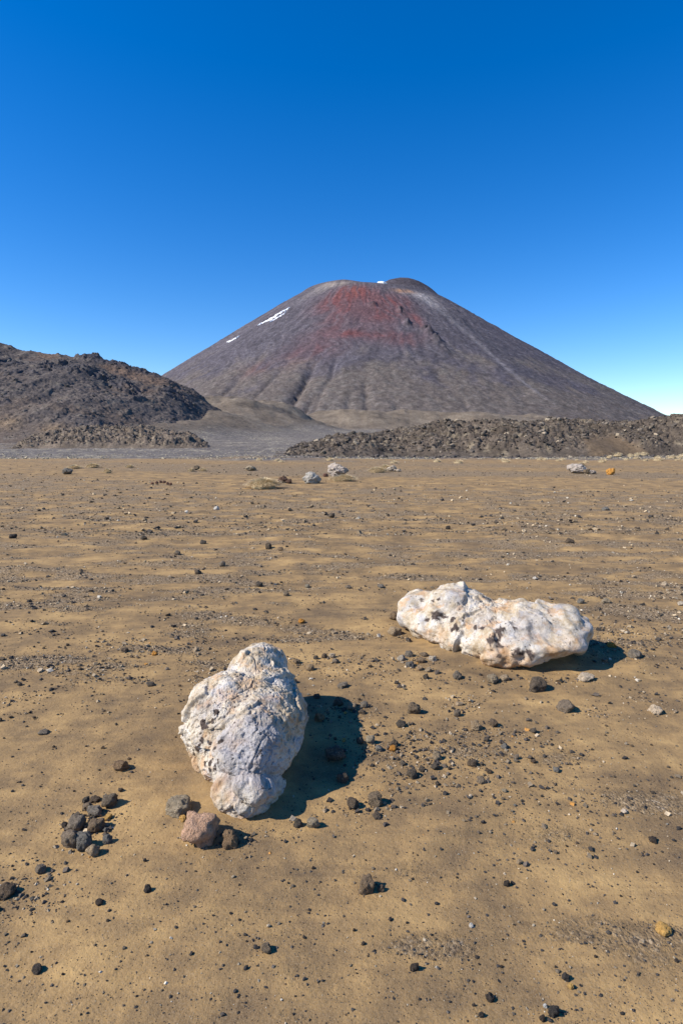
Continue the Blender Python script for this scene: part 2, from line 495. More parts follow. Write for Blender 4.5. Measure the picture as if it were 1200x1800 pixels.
for (px, py, sr, ss, w) in [(618, 515, 60, 70, 1.2), (640, 545, 70, 120, .8), (600, 530, 60, 80, .8), (690, 530, 60, 60, .8), (640, 588, 26, 130, .85), (565, 600, 80, 70, .55),
                            (700, 600, 30, 60, .5), (730, 560, 70, 22, .6), (660, 560, 90, 60, .5), (520, 625, 60, 50, .3), (450, 650, 40, 40, .3), (590, 570, 60, 60, .4)]:
    m = blob(px, py, sr, ss) * w * (.55 + .9 * sstep(-.35, .45, streak + .5 * blot))
    c = over(c, m * .9, (.165, .064, .058))
m = blob(612, 512, 45, 45) * sstep(-.2, .5, blot + streak)
c = over(c, m * .8, (.215, .082, .062))
m = blob(632, 568, 22, 90) * sstep(-.2, .4, streak + blot)
c = over(c, .6 * m, (.125, .108, .112))
for (px, py, sr, ss, w, col) in [(585, 500, 26, 60, 1, (.27, .225, .18)), (560, 510, 40, 35, .9, (.22, .19, .165)), (540, 520, 50, 25, .6, (.2, .175, .16)),
                                 (742, 519, 26, 50, 1.3, (.40, .355, .31)), (712, 512, 16, 34, 1.2, (.34, .20, .12)), (760, 532, 50, 34, 1.1, (.30, .27, .25))]:
    c = over(c, blob(px, py, sr, ss) * w * (.5 + .8 * sstep(-.3, .4, streak)), col)
path = [(745, 520), (775, 548), (805, 572), (835, 598), (865, 625), (900, 655), (935, 683), (960, 702)]
pp = np.array([mpol(*p) for p in path])
pa = np.interp(RR, pp[:, 0], pp[:, 1])
m = np.exp(-(((AA - pa) * RR + 5 * perlin(RR * .02, 1.0)) / np.interp(RR, [200, 330, 700, 1000], [34, 22, 9, 8])) ** 2) * sstep(pp[0, 0] - 30, pp[0, 0], RR) * (1 - sstep(pp[-1, 0] - 100, pp[-1, 0] + 60, RR)) * (np.abs(AA - pa) < .3)
c = over(c, m * .6, (.24, .215, .20))
m = np.exp(-(((AA - pa - .06) * RR) / 30) ** 2) * sstep(480, 600, RR) * (1 - sstep(900, 1000, RR)) * (np.abs(AA - pa) < .3)
c = over(c, m * .6, (.075, .07, .075))
rim_b = sstep(1.15, .95, np.hypot((VX - DOME[0]) / 118, (VY - DOME[1]) / 90)) * (VY > MY - 205)
c = over(c, rim_b * .9, (.07, .06, .064))
for (ra, rr, ws, wr, amp) in cr:
    m = np.exp(-(((AA - ra) * rr) / (ws * .8)) ** 2 - ((RR - rr) / (wr * .8)) ** 2)
    c = over(c, 1.3 * m * sstep(-.4, .2, fine), (.045, .041, .044))
for (ga, gr0, gr1, gw, gd) in gl:  # shade painted into the gullies: left wall darkened, right wall paled
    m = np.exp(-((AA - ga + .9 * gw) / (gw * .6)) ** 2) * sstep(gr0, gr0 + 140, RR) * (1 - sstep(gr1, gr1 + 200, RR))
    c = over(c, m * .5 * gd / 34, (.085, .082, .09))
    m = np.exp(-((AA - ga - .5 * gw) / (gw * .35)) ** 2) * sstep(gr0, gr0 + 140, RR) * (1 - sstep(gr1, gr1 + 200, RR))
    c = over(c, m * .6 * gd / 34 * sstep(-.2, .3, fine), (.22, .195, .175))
c = c * np.array([.88, .88, .95])
MM = Mat('scoria_slope', .95, .1)
t = MM.attr('tint')
t = MM.mix(1.0, t, MM.ramp(MM.noise(.05, 8, .75), [(.32, .70), (.5, 1.0), (.68, 1.3)]), 'MULTIPLY')
t = MM.mix(1.0, t, MM.ramp(MM.noise(.11, 4, .85), [(.3, .55), (.5, 1.0), (.7, 1.6)]), 'MULTIPLY')
MM.color(t)
MM.bump(MM.noise(.11, 6, .85), 6.0, .55)
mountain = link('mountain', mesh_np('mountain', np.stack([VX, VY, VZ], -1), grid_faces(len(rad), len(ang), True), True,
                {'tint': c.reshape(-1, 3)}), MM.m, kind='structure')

# snow lying on the volcano: thin drifts draped over the slope
SN = Mat('old_snow', .6, .3)
SN.color(SN.ramp(SN.noise(.1, 4), [(.3, (.68, .70, .74)), (.6, (.84, .85, .87))]))
SN.bump(SN.noise(.15, 4), 1.0, .5)
def snow(path, label, n=70, m=7):
    """path: picture points with half width in metres along the middle of the drift"""
    P = np.array([mount_hit(p[0], p[1]) for p in path]); W = np.array([p[2] for p in path])
    s = np.linspace(0, len(path) - 1, n)
    cxs = np.interp(s, range(len(path)), P[:, 0]); cys = np.interp(s, range(len(path)), P[:, 1]); ww = np.interp(s, range(len(path)), W)
    tx, ty = np.gradient(cxs), np.gradient(cys); L = np.hypot(tx, ty) + 1e-6
    V = []
    for k, q in enumerate(np.linspace(-1, 1, m)):
        e = np.maximum(ww * (.75 + .9 * fbm(s * 3.1, 3.3 * np.sign(q) + len(label), 0, 3)), .3)
        x = cxs - ty / L * e * q; y = cys + tx / L * e * q
        V.append(np.stack([x, y, mount(x, y) + 2.6 * (1 - q * q) + .35], -1))
    V = np.stack(V, 1)
    return link('snow_patch', mesh_np('snow_patch', V, grid_faces(n, m)[:, ::-1]), SN.m, label=label, cat='snow patch', group='old snow on the volcano')
snow([(509, 541, 2), (500, 546, 6), (488, 553, 9), (474, 562, 12), (462, 568, 8), (453, 573, 2)], 'long white snow streak high on the volcano, beside its upper skyline')
snow([(503, 549, 1), (494, 555, 4), (484, 561, 5), (474, 567, 1)], 'thin snow streak just below the long white streak on the volcano')
snow([(421, 591, 1), (412, 596, 6), (404, 600, 6), (399, 602, 1)], 'short isolated snow streak lower down near the volcano skyline')
def rim_snow(px, py, w, h, label):
    dep = 2255.0
    x, y, z = at(px, py, dep)
    V, F = ico(4)
    n = 1 + .35 * fbm(V[:, 0] * 1.6 + px, V[:, 1] * 1.6, V[:, 2] * 1.6, 3)
    return link('snow_patch', mesh_np('snow_patch', V * n[:, None] * np.array([w, 10, h]) + np.array([x, y, z]), F), SN.m, label=label, cat='snow patch', group='old snow on the volcano')
rim_snow(670, 499.5, 20, 9, 'bright snow patch in the notch under the dark summit dome')
rim_snow(656, 500.5, 11, 6, 'small snow patch at the crater lip left of the bright summit patch')

# ------------------------------------------------------------------ low-poly rock shapes for rubble and gravel
_CUBE = np.array([[x, y, z] for x in (-1, 1) for y in (-1, 1) for z in (-1, 1)]) / 1.732
_CUBF = np.array([[0, 1, 3], [0, 3, 2], [4, 6, 7], [4, 7, 5], [0, 4, 5], [0, 5, 1], [2, 3, 7], [2, 7, 6], [0, 2, 6], [0, 6, 4], [1, 5, 7], [1, 7, 3]], np.int32)
def rock_dirs(sub, seed, planes=9, rough=.12, flat=1.0):
    if sub == 0:
        rs = np.random.RandomState(seed)
        q = rs.normal(size=(3, 3)); q, _ = np.linalg.qr(q)
        if np.linalg.det(q) < 0: q[:, 0] *= -1
        W = _CUBE * rs.uniform(.7, 1.15, (8, 1)) + rs.normal(0, .10, (8, 3))
        return (W @ q.T) * np.array([1, rs.uniform(.65, .95), rs.uniform(.55, .85) * flat]), _CUBF
    V, F = ico(sub)
    rs = np.random.RandomState(seed)
    N = rs.normal(size=(planes, 3)); N /= np.linalg.norm(N, axis=1)[:, None]
    D = rs.uniform(.62, .95, planes)
    dt = V @ N.T
    rr = np.min(np.where(dt > .05, D / np.maximum(dt, .05), 9), axis=1)
    rr = np.minimum(rr, 1.05)
    o = seed * 3.1
    if sub >= 3:
        rr = rr * (1 + rough * fbm(V[:, 0] * 2.2 + o, V[:, 1] * 2.2, V[:, 2] * 2.2, 3))
    else:
        rr = rr * (1 + rough * rs.uniform(-1, 1, len(V)))
    W = V * rr[:, None] * np.array([1, rs.uniform(.7, .95), rs.uniform(.6, .85) * flat])
    return W, F

def rotz_tilt(n, rs, tilt=.5):
    a = rs.uniform(0, 2 * np.pi, n); b = rs.uniform(-tilt, tilt, n); cc = rs.uniform(-tilt, tilt, n)
    ca_, sa_ = np.cos(a), np.sin(a)
    Z = np.zeros((n, 3, 3)); Z[:, 0, 0] = ca_; Z[:, 0, 1] = -sa_; Z[:, 1, 0] = sa_; Z[:, 1, 1] = ca_; Z[:, 2, 2] = 1
    X = np.zeros((n, 3, 3)); X[:, 0, 0] = 1; X[:, 1, 1] = np.cos(b); X[:, 1, 2] = -np.sin(b); X[:, 2, 1] = np.sin(b); X[:, 2, 2] = np.cos(b)
    Y = np.zeros((n, 3, 3)); Y[:, 1, 1] = 1; Y[:, 0, 0] = np.cos(cc); Y[:, 0, 2] = np.sin(cc); Y[:, 2, 0] = -np.sin(cc); Y[:, 2, 2] = np.cos(cc)
    return Z @ X @ Y

def rubble_mesh(name, P, S, T, sub=1, seed=0, smooth=False, planes=9, variants=12, rough=.14, flat=1.0):
    """many rocks joined: positions P, sizes S, pigment T"""
    rs = np.random.RandomState(seed)
    n = len(P); which = rs.randint(0, variants, n); RM = rotz_tilt(n, rs)
    Vs, Fs, Ts, off = [], [], [], 0
    for v in range(variants):
        W, F = rock_dirs(sub, seed * 50 + v, planes, rough, flat)
        k = np.where(which == v)[0]
        if not len(k): continue
        X = np.einsum('nij,vj->nvi', RM[k], W) * S[k][:, None, None] + P[k][:, None, :]
        Vs.append(X.reshape(-1, 3))
        Fs.append((F[None] + (off + np.arange(len(k)) * len(W))[:, None, None]).reshape(-1, 3))
        Ts.append(np.repeat(T[k], len(W), 0)); off += len(k) * len(W)
    return mesh_np(name, np.concatenate(Vs), np.concatenate(Fs), smooth, {'tint': np.concatenate(Ts)})

RBm = Mat('rubble_rock', .92, .15)
RBm.color(RBm.mix(1.0, RBm.attr('tint'), RBm.ramp(RBm.noise(3.0, 5, .7), [(.3, .65), (.5, 1.0), (.7, 1.3)]), 'MULTIPLY'))
RBm.bump(RBm.noise(5, 5, .7), .12, .6)
def pick(rs, n, cols, p):
    c = np.array(cols)[rs.choice(len(cols), n, p=p)]
    return c * rs.uniform(.7, 1.3, n)[:, None]

# ------------------------------------------------------------------ the dark hill with crags
HD0, HD1 = 205.0, 450.0
hpx = [-260, -60, 0, 60, 110, 150, 190, 230, 262, 290, 320, 345, 375, 410, 450]
hpy = [578, 603, 611, 618, 625, 634, 645, 655, 663, 668, 680, 695, 716, 741, 768]
hu = np.array([bearing(p, q)[0] for p, q in zip(hpx, hpy)]); hs = np.array([bearing(p, q)[1] for p, q in zip(hpx, hpy)])
def hill_d0(uu):
    return np.interp(uu, [bearing(150, 780)[0], bearing(300, 780)[0], bearing(420, 780)[0]], [205, 255, 330])
def hill_base(uu, d):
    HD0 = hill_d0(uu)
    crest = CAM_H + np.interp(uu, hu, hs) * HD1
    t = (d - HD0) / (HD1 - HD0)
    g = .03 * (d - 120)
    front = g * 0 + 2 + (crest - 2) * np.clip(t, 0, 1) ** 1.12
    back = crest - .16 * (d - HD1) - .0004 * (d - HD1) ** 2
    w = sstep(.93, 1.05, t)
    return np.where(t < 0, 2 + t * 30, front * (1 - w) + np.where(t > 1, back, crest) * w)
nu, nd = 380, 400
us = np.linspace(bearing(-130, 780)[0], bearing(450, 780)[0], nu)
ds = np.concatenate([np.linspace(200, 470, nd - 40), np.linspace(474, 900, 40)])
UU, DD = np.meshgrid(us, ds)
HX, HY = UU * DD, DD
HZ = hill_base(UU, DD)
T_ = (DD - hill_d0(UU)) / (HD1 - hill_d0(UU))
wx = HX + 8 * perlin(HX * .03, HY * .03, 5); wy = HY + 8 * perlin(HX * .03, HY * .03, 8)
# broad gullies and benches on the slope
face = sstep(.02, .15, T_) * (1 - sstep(1.0, 1.3, T_))
HZ = HZ + face * (3.2 * ridged(HX * .018 + .3 * T_, HY * .006, 3.1, 3) - 1.5)
band = np.exp(-((T_ - (.80 - .5 * (UU + .6) + .05 * perlin(UU * 12, 4))) / .14) ** 2)
cragm = sstep(-.02, .40, fbm(wx * .035, wy * .022, 2.0, 3) + .9 * band - .62) * face * (1 - sstep(-.27, -.22, UU))
cragm = np.maximum(cragm, 0.8 * sstep(.38, .62, fbm(wx * .05, wy * .03, 9.0, 3)) * face * (1 - sstep(-.25, -.2, UU)))
f1, f2, cv = worley(wx * .16, wy * .10)
g1, g2, gv = worley(wx * .42, wy * .30 + 5)
HZ = HZ + cragm * (3.4 * cv - 1.0 + 1.3 * gv - 1.2 * f1)
# the broken skyline outcrop
uo0, uo1 = bearing(124, 625)[0], bearing(300, 668)[0]
ocm = sstep(uo0, uo0 + .025, UU) * (1 - sstep(uo1 - .05, uo1 + .02, UU)) * sstep(.91, .96, T_) * (1 - sstep(1.06, 1.12, T_))
h1, h2, hv = worley(HX * .22, HY * .14 + 9); i1, i2, iv = worley(HX * .6, HY * .4 + 2)
ramp_o = np.interp(UU, [uo0, uo0 + .03, -.40, -.36, uo1], [4.5, 5.5, 5.0, 4.0, 1.5])
HZ = HZ + ocm * (ramp_o * (.62 + .22 * hv) + .8 * iv - .8 * h1)
HZ = HZ + face * (.55 * fbm(HX * .25, HY * .2, 2.2, 4) + .25 * fbm(HX * .9, HY * .7, 3.2, 3))
HZ = HZ + face * .5 * sstep(.35, .6, gv - g1 * .6 + .25 * fbm(wx * .05, wy * .05, 6.6, 2))
hb = fbm(HX * .02, HY * .02, 4.0, 4); hf = fbm(HX * .12, HY * .10, 7.0, 3)
hc = np.zeros(HX.shape + (3,)) + np.array([.098, .081, .072])
hc = over(hc, .7 * sstep(-.1, .5, hb), (.122, .090, .068))
hc = over(hc, .6 * sstep(.1, .6, hf), (.150, .128, .105))
hc = over(hc, .6 * sstep(.1, .6, -hf), (.066, .058, .056))
hc = over(hc, .7 * sstep(.1, .35, hb) * sstep(.55, .9, T_), (.150, .098, .068))
hc = over(hc, .8 * cragm * sstep(-.4, .3, hf + .2), (.060, .057, .064))
hc = over(hc, .92 * ocm, (.052, .050, .058))
hc = over(hc, .6 * np.exp(-((UU + .50) / .03) ** 2 - ((DD - 225) / 12) ** 2) + .5 * np.exp(-((UU + .58) / .03) ** 2 - ((DD - 240) / 18) ** 2), (.24, .16, .085))
HM = Mat('hill_scree', .95, .1)
hn = HM.mix(1.0, HM.attr('tint'), HM.ramp(HM.noise(.5, 7, .75), [(.3, .5), (.5, 1.0), (.72, 1.6)]), 'MULTIPLY')
HM.color(hn)
HM.bump(HM.noise(.45, 7, .75), 1.6, .55)
hill = link('hill', mesh_np('hill', np.stack([HX, HY, HZ], -1), grid_faces(nd, nu), True, {'tint': hc.reshape(-1, 3)}), HM.m, kind='structure')
hz_at = lambda i, j: np.stack([HX[i, j], HY[i, j], HZ[i, j]], -1)
rs = np.random.RandomState(31)
ii = rs.randint(20, nd - 44, 60000); jj = rs.randint(2, nu - 2, 60000)
wgt = (.10 + .9 * cragm[ii, jj] + .8 * ocm[ii, jj] + .35 * sstep(.05, .5, hf[ii, jj])) * (UU[ii, jj] < -.22) * (T_[ii, jj] > .03)
keep = rs.rand(60000) < wgt * .16
ii, jj = ii[keep], jj[keep]
Pp = hz_at(ii, jj); Ss = np.minimum(.22 * rs.pareto(2.3, len(Pp)) + .24, 1.25) * (1 + .3 * ocm[ii, jj] + .3 * cragm[ii, jj])
big = np.argsort(-Ss)[:160]
Tt = pick(rs, len(Pp), [(.062, .057, .060), (.10, .085, .075), (.17, .15, .13)], [.45, .38, .17])
sm = np.setdiff1d(np.arange(len(Pp)), big)
link('hill_rubble', rubble_mesh('hill_rubble', Pp[sm] + [0, 0, .1], Ss[sm], Tt[sm], 0, 3, variants=24), RBm.m, parent=hill, kind='stuff')

def block_parts(name, P, S, T, parent, seed, nvar=10, sub=3, shade=None):
    """single blocks as parts; alike blocks share mesh data"""
    rs = np.random.RandomState(seed)
    lib = []
    for v in range(nvar):
        W, F = rock_dirs(2, seed * 9 + v, 10, .10)
        lib.append(mesh_np(name, W, F, False, {'tint': np.tile(T[v % len(T)], (len(W), 1))}))
        lib[-1].materials.append(RBm.m)
    for k in range(len(P)):
        o = link(name, lib[rs.randint(nvar)], None, parent=parent)
        o.location = P[k]; s = S[k]; o.scale = (s, s, s * rs.uniform(.8, 1.1)); o.rotation_euler = (rs.uniform(-.5, .5), rs.uniform(-.5, .5), rs.uniform(0, 6.28))
block_parts('hill_block', Pp[big] + [0, 0, .1], Ss[big], Tt[big], hill, 41)

# ------------------------------------------------------------------ banks of broken lava: heightfields carrying blocks
def bank(name, upx, top_py, d_front, d_crest, d_back, nx, ny, seed, blk, pal, p_pal, colr, n_small, n_big, smin, smax, clean=None):
    uu0 = np.array([bearing(p, 770)[0] for p in upx]); cz = np.array([at(p, q, d_crest)[2] for p, q in zip(upx, top_py)])
    us = np.linspace(uu0[0], uu0[-1], nx); ds = np.concatenate([np.linspace(d_front - 10, d_crest + 8, ny), np.linspace(d_crest + 9, d_back, 40)])
    U, D = np.meshgrid(us, ds); X, Y = U * D, D
    G0 = hgt(X, Y)
    edge = 5.0 * fbm(X * .06, Y * .02, seed * 1.7, 3)
    Cz = np.interp(U, uu0, cz)
    t = (D + edge - d_front) / (d_crest - d_front)
    H = np.maximum(Cz - G0, .0)
    shp = np.clip(t, 0, 1); shp = 1 - (1 - shp) ** 1.55
    back = 1 - sstep(d_crest + 25, d_back - 5, D)
    Z = G0 + H * shp * back - .4 * (1 - sstep(-.1, .08, t)) - .6 * (1 - back)
    am = sstep(.02, .2, t) * back * sstep(.0, .8, H)
    cl = np.zeros(X.shape) if clean is None else clean(X, Y, t)
    am = am * (1 - cl)
    f1, f2, cv = worley(X * blk, Y * blk * .8, None); g1, g2, gv = worley(X * blk * 2.4, Y * blk * 2 + 4)
    Z = Z + am * ((1.5 * cv - .9 * f1) / blk * .42 + (1.2 * gv - .9 * g1) / blk * .2 + 1.0 * fbm(X * .09, Y * .09, seed, 3) * min(1, np.max(H) / 5))
    n = fbm(X * .25, Y * .25, seed + 3.3, 4)
    c = np.zeros(X.shape + (3,)) + np.array(colr)
    c = over(c, .6 * sstep(0, .6, n), np.array(colr) * 1.5)
    c = over(c, .5 * sstep(0, .6, -n), np.array(colr) * .62)
    c = over(c, .55 * sstep(.35, .7, fbm(X * .5, Y * .4, seed + 8, 3) + .15), (.25, .20, .135))
    if clean is not None: c = over(c, cl, (.155, .108, .066))
    o = link(name, mesh_np(name, np.stack([X, Y, Z], -1), grid_faces(len(ds), nx), True, {'tint': c.reshape(-1, 3)}), BK.m, kind='structure')
    rs = np.random.RandomState(seed)
    i = rs.randint(0, ny + 12, n_small * 4); j = rs.randint(1, nx - 1, n_small * 4)
    k = rs.rand(len(i)) < am[i, j] * .9
    i, j = i[k][:n_small + n_big], j[k][:n_small + n_big]
    P = np.stack([X[i, j], Y[i, j], Z[i, j]], -1); P[:, :2] += rs.uniform(-.2, .2, (len(P), 2))
    S = np.minimum(smin * (1 + rs.pareto(2.2, len(P))), smax)
    b = np.argsort(-S)[:n_big]; s_ = np.setdiff1d(np.arange(len(P)), b)
    T = pick(rs, len(P), pal, p_pal)
    link(name + '_rubble', rubble_mesh(name + '_rubble', P[s_], S[s_], T[s_], 0, seed + 2, variants=24), RBm.m, parent=o, kind='stuff')
    block_parts('lava_block' if name == 'lava_flow' else 'bank_block', P[b], S[b], T[b], o, seed + 5)
    return o
BK = Mat('lava_clinker', .95, .1)
BK.color(BK.mix(1.0, BK.attr('tint'), BK.ramp(BK.noise(1.6, 6, .75), [(.3, .5), (.5, 1.0), (.7, 1.5)]), 'MULTIPLY'))
BK.bump(BK.noise(2.2, 6, .75), .45, .7)
def fan(X, Y, t):
    fx, fy, _ = at(1062, 790, 84)
    return sstep(0, .5, 1 - ((X - fx) / (5.0 * (1.15 - .9 * np.clip(t, 0, 1)))) ** 2) * (1 - sstep(.30, .46, t))
bank('lava_flow', [484, 500, 530, 580, 640, 700, 760, 850, 900, 1000, 1100, 1150, 1200, 1300, 1500], [806, 797, 785, 774, 765, 759, 752, 745, 745, 743, 743, 739, 738, 740, 745],
     80, 98, 175, 660, 120, 5, 1.15, [(.060, .049, .041), (.105, .085, .067), (.165, .133, .100), (.27, .215, .15)], [.36, .42, .19, .03], (.100, .078, .059), 14000, 290, .10, .55, fan)
bank('rubble_bank', [-60, 20, 60, 110, 170, 230, 290, 335, 365], [790, 786, 770, 757, 752, 753, 758, 765, 782],
     150, 176, 230, 360, 80, 9, .65, [(.078, .066, .060), (.15, .12, .095), (.24, .195, .14)], [.35, .42, .23], (.145, .112, .083), 5200, 90, .11, .5)

# ================================================================== THE TWO BIG BOULDERS
def sdf_ell(p, c, r, yaw=0.0, tilt=0.0):
    q = p - np.array(c)
    if yaw:
        cy_, sy_ = math.cos(yaw), math.sin(yaw)
        q = np.stack([q[:, 0] * cy_ + q[:, 1] * sy_, -q[:, 0] * sy_ + q[:, 1] * cy_, q[:, 2]], -1)
    if tilt:
        ct_, st_ = math.cos(tilt), math.sin(tilt)
        q = np.stack([q[:, 0] * ct_ + q[:, 2] * st_, q[:, 1], -q[:, 0] * st_ + q[:, 2] * ct_], -1)
    r = np.array(r)
    k0 = np.linalg.norm(q / r, axis=1); k1 = np.linalg.norm(q / (r * r), axis=1) + 1e-9
    return k0 * (k0 - 1) / k1

def smin(a, b, k):
    h = np.clip(.5 + .5 * (b - a) / k, 0, 1)
    return b * (1 - h) + a * h - k * h * (1 - h)

def boulder_mesh(lobes, origin, k, cuts, seed, sub=8, amp=1.0, fk=1.0):
    V, F = ico(sub)
    O = np.array(origin)
    def sdf(p):
        d = None
        for L in lobes:
            e = sdf_ell(p, *L[:4])
            d = e if d is None else smin(d, e, L[4] if len(L) > 4 else k)
        for (pt, nrm, kk) in cuts:
            n = np.array(nrm, float); n /= np.linalg.norm(n)
            e = (p - np.array(pt)) @ n
            d = -smin(-d, -e, kk)
        return d
    t = np.full(len(V), 1.3)
    for _ in range(28):
        t = np.maximum(t - .75 * sdf(O + V * t[:, None]), .01)
    P = O + V * t[:, None]
    e = .004
    def grad(P):
        g = np.stack([sdf(P + np.array([e, 0, 0])) - sdf(P - np.array([e, 0, 0])), sdf(P + np.array([0, e, 0])) - sdf(P - np.array([0, e, 0])), sdf(P + np.array([0, 0, e])) - sdf(P - np.array([0, 0, e]))], -1)
        return g / (np.linalg.norm(g, axis=1)[:, None] + 1e-9)
    N = grad(P)
    x, y, z = (P * 1.0).T
    s = seed
    wx = x + .05 * perlin(x * 6, y * 6, z * 6 + s); wy = y + .05 * perlin(x * 6 + 5, y * 6, z * 6 + s); wz = z + .05 * perlin(x * 6, y * 6 + 5, z * 6 + s)
    fc = facets(wx * 5.5 + s, wy * 5.5, wz * 6.5); fd = facets(wx * 14 + s, wy * 14, wz * 15)
    f1, f2, cv = worley(wx * 5 + s, wy * 5, wz * 6)
    g1, g2, gv = worley(wx * 13 + s, wy * 13, wz * 14)
    disp = .026 * fbm(x * 3.5 + s, y * 3.5, z * 3.5, 3) + .024 * fk * np.clip(fc, -.7, .7) + .0055 * fk * np.clip(fd, -.7, .7)
    crk = sstep(-.05, .25, perlin(x * 4, y * 4, z * 4 + s))
    disp = disp - .008 * (1 - sstep(0, .05, f2 - f1)) * crk
    disp = disp + .0035 * ridged(x * 11, y * 11, z * 11 + s, 4) + .005 * (gv - .5) * sstep(.02, .2, g2 - g1) * sstep(-.2, .3, perlin(x * 6, y * 6 + 4, z * 6))
    disp = disp + 0.0045 * fbm(x * 45, y * 45, z * 45 + s, 3)
    pit = sstep(.28, .55, perlin(x * 30 + s, y * 30, z * 30)) * sstep(-.15, .25, perlin(x * 5 + 3, y * 5 + s, z * 5))
    disp = disp - .010 * pit - .006 * sstep(.3, .5, perlin(x * 62, y * 62 + s, z * 62))
    P = P + N * (disp * amp)[:, None]
    E = np.concatenate([F[:, [0, 1]], F[:, [1, 2]], F[:, [2, 0]]])
    for _ in range(2):
        S = np.zeros_like(P); cnt = np.bincount(E[:, 0], minlength=len(P))[:, None]
        for q in range(3): S[:, q] = np.bincount(E[:, 0], weights=P[E[:, 1], q], minlength=len(P))
        A = S / cnt; L2 = np.linalg.norm(A - P, axis=1)
        w = sstep(.004, .008, L2)[:, None] * .8
        P = P * (1 - w) + A * w
    return P, F

def anchor(P, ppx, ppy, zc, px, py):
    d = (ppx - px) ** 2 + (ppy - py) ** 2
    near = d < 36
    if not near.any(): near = d <= d.min() + 1
    k = np.where(near)[0]
    return P[k[np.argmin(zc[k])]]

def boulder(name, lobes, origin, k, cuts, seed, marks, label, sub=8, fk=1.0):
    P, F = boulder_mesh(lobes, origin, k, cuts, seed, sub, 1.0, fk)
    ppx, ppy, zc = project(P)
    x, y, z = P.T
    m = np.zeros((len(P), 4))
    nf = fbm(x * 28, y * 28, z * 28 + seed, 4); nm = fbm(x * 9, y * 9, z * 9 + seed, 4)
    for (px, py, rad, ch, w) in marks:
        A = anchor(P, ppx, ppy, zc, px, py)
        d = np.linalg.norm(P - A, axis=1) / (rad / 1000.0 * np.median(zc))
        if ch == 0:
            v = sstep(.0, .12, .85 - d + 1.0 * nf + .5 * nm)
        else:
            v = sstep(-.1, .9, 1.1 - d + .35 * nm + .25 * nf)
        m[:, ch] = np.maximum(m[:, ch], v * w)
    c = np.array([origin[0], origin[1], 0.0])
    me = mesh_np(name, P - c, F, True, {'mask': m})
    return link(name, me, BM.m, label=label, cat='boulder', loc=c)

BM = Mat('pale_altered_rock', .88, .2)
bt = BM.n('ShaderNodeAttribute'); bt.attribute_name = 'mask'
br_, bg_, bb_ = BM.sep(bt.outputs['Color'])[:3]
n1 = BM.noise(5, 6, .65); n2 = BM.noise(16, 5, .7); n3 = BM.noise(70, 4, .7); n4 = BM.noise(9, 5, .6, BM.map((1, 1, 1.7)))
base = BM.ramp(BM.math('ADD', BM.math('MULTIPLY', n1, .55), BM.math('MULTIPLY', n2, .45)), [(.36, (.27, .19, .112)), (.45, (.41, .325, .22)), (.53, (.52, .45, .355)), (.64, (.60, .55, .485))])
rust = BM.math('MULTIPLY', BM.step(n4, .53, .66), .65)
base = BM.mix(rust, base, (.47, .27, .13))
blue = BM.step(BM.noise(6.5, 5, .65, BM.map((1, 1, 1), None, (1, 2, 3))), .52, .66)
base = BM.mix(BM.math('MULTIPLY', blue, .6), base, (.41, .405, .42))
base = BM.mix(BM.math('MULTIPLY', bb_, .85), base, BM.ramp(n2, [(.35, (.225, .21, .213)), (.6, (.36, .34, .345))]))
base = BM.mix(BM.math('MULTIPLY', bg_, .62), base, BM.ramp(n2, [(.35, (.38, .19, .075)), (.6, (.52, .33, .18))]))
speck = BM.step(n3, .60, .68)
base = BM.mix(BM.math('MULTIPLY', speck, .6), base, (.16, .125, .095))
base = BM.mix(1.0, base, BM.ramp(n3, [(.25, .62), (.45, .95), (.7, 1.10)]), 'MULTIPLY')
dots = BM.math('MULTIPLY', BM.step(BM.noise(38, 3, .65), .625, .65), BM.step(BM.noise(5, 2), .47, .57))
lich = BM.math('MAXIMUM', br_, BM.math('MULTIPLY', dots, .9))
base = BM.mix(lich, base, BM.ramp(n3, [(.35, (.040, .028, .024)), (.65, (.105, .078, .064))]))
BM.color(base)
bb1 = BM.bump(n2, .012, .6)
bb2 = BM.bump(n3, .008, 1.0, bb1)
bb3 = BM.bump(lich, .003, .6, bb2)

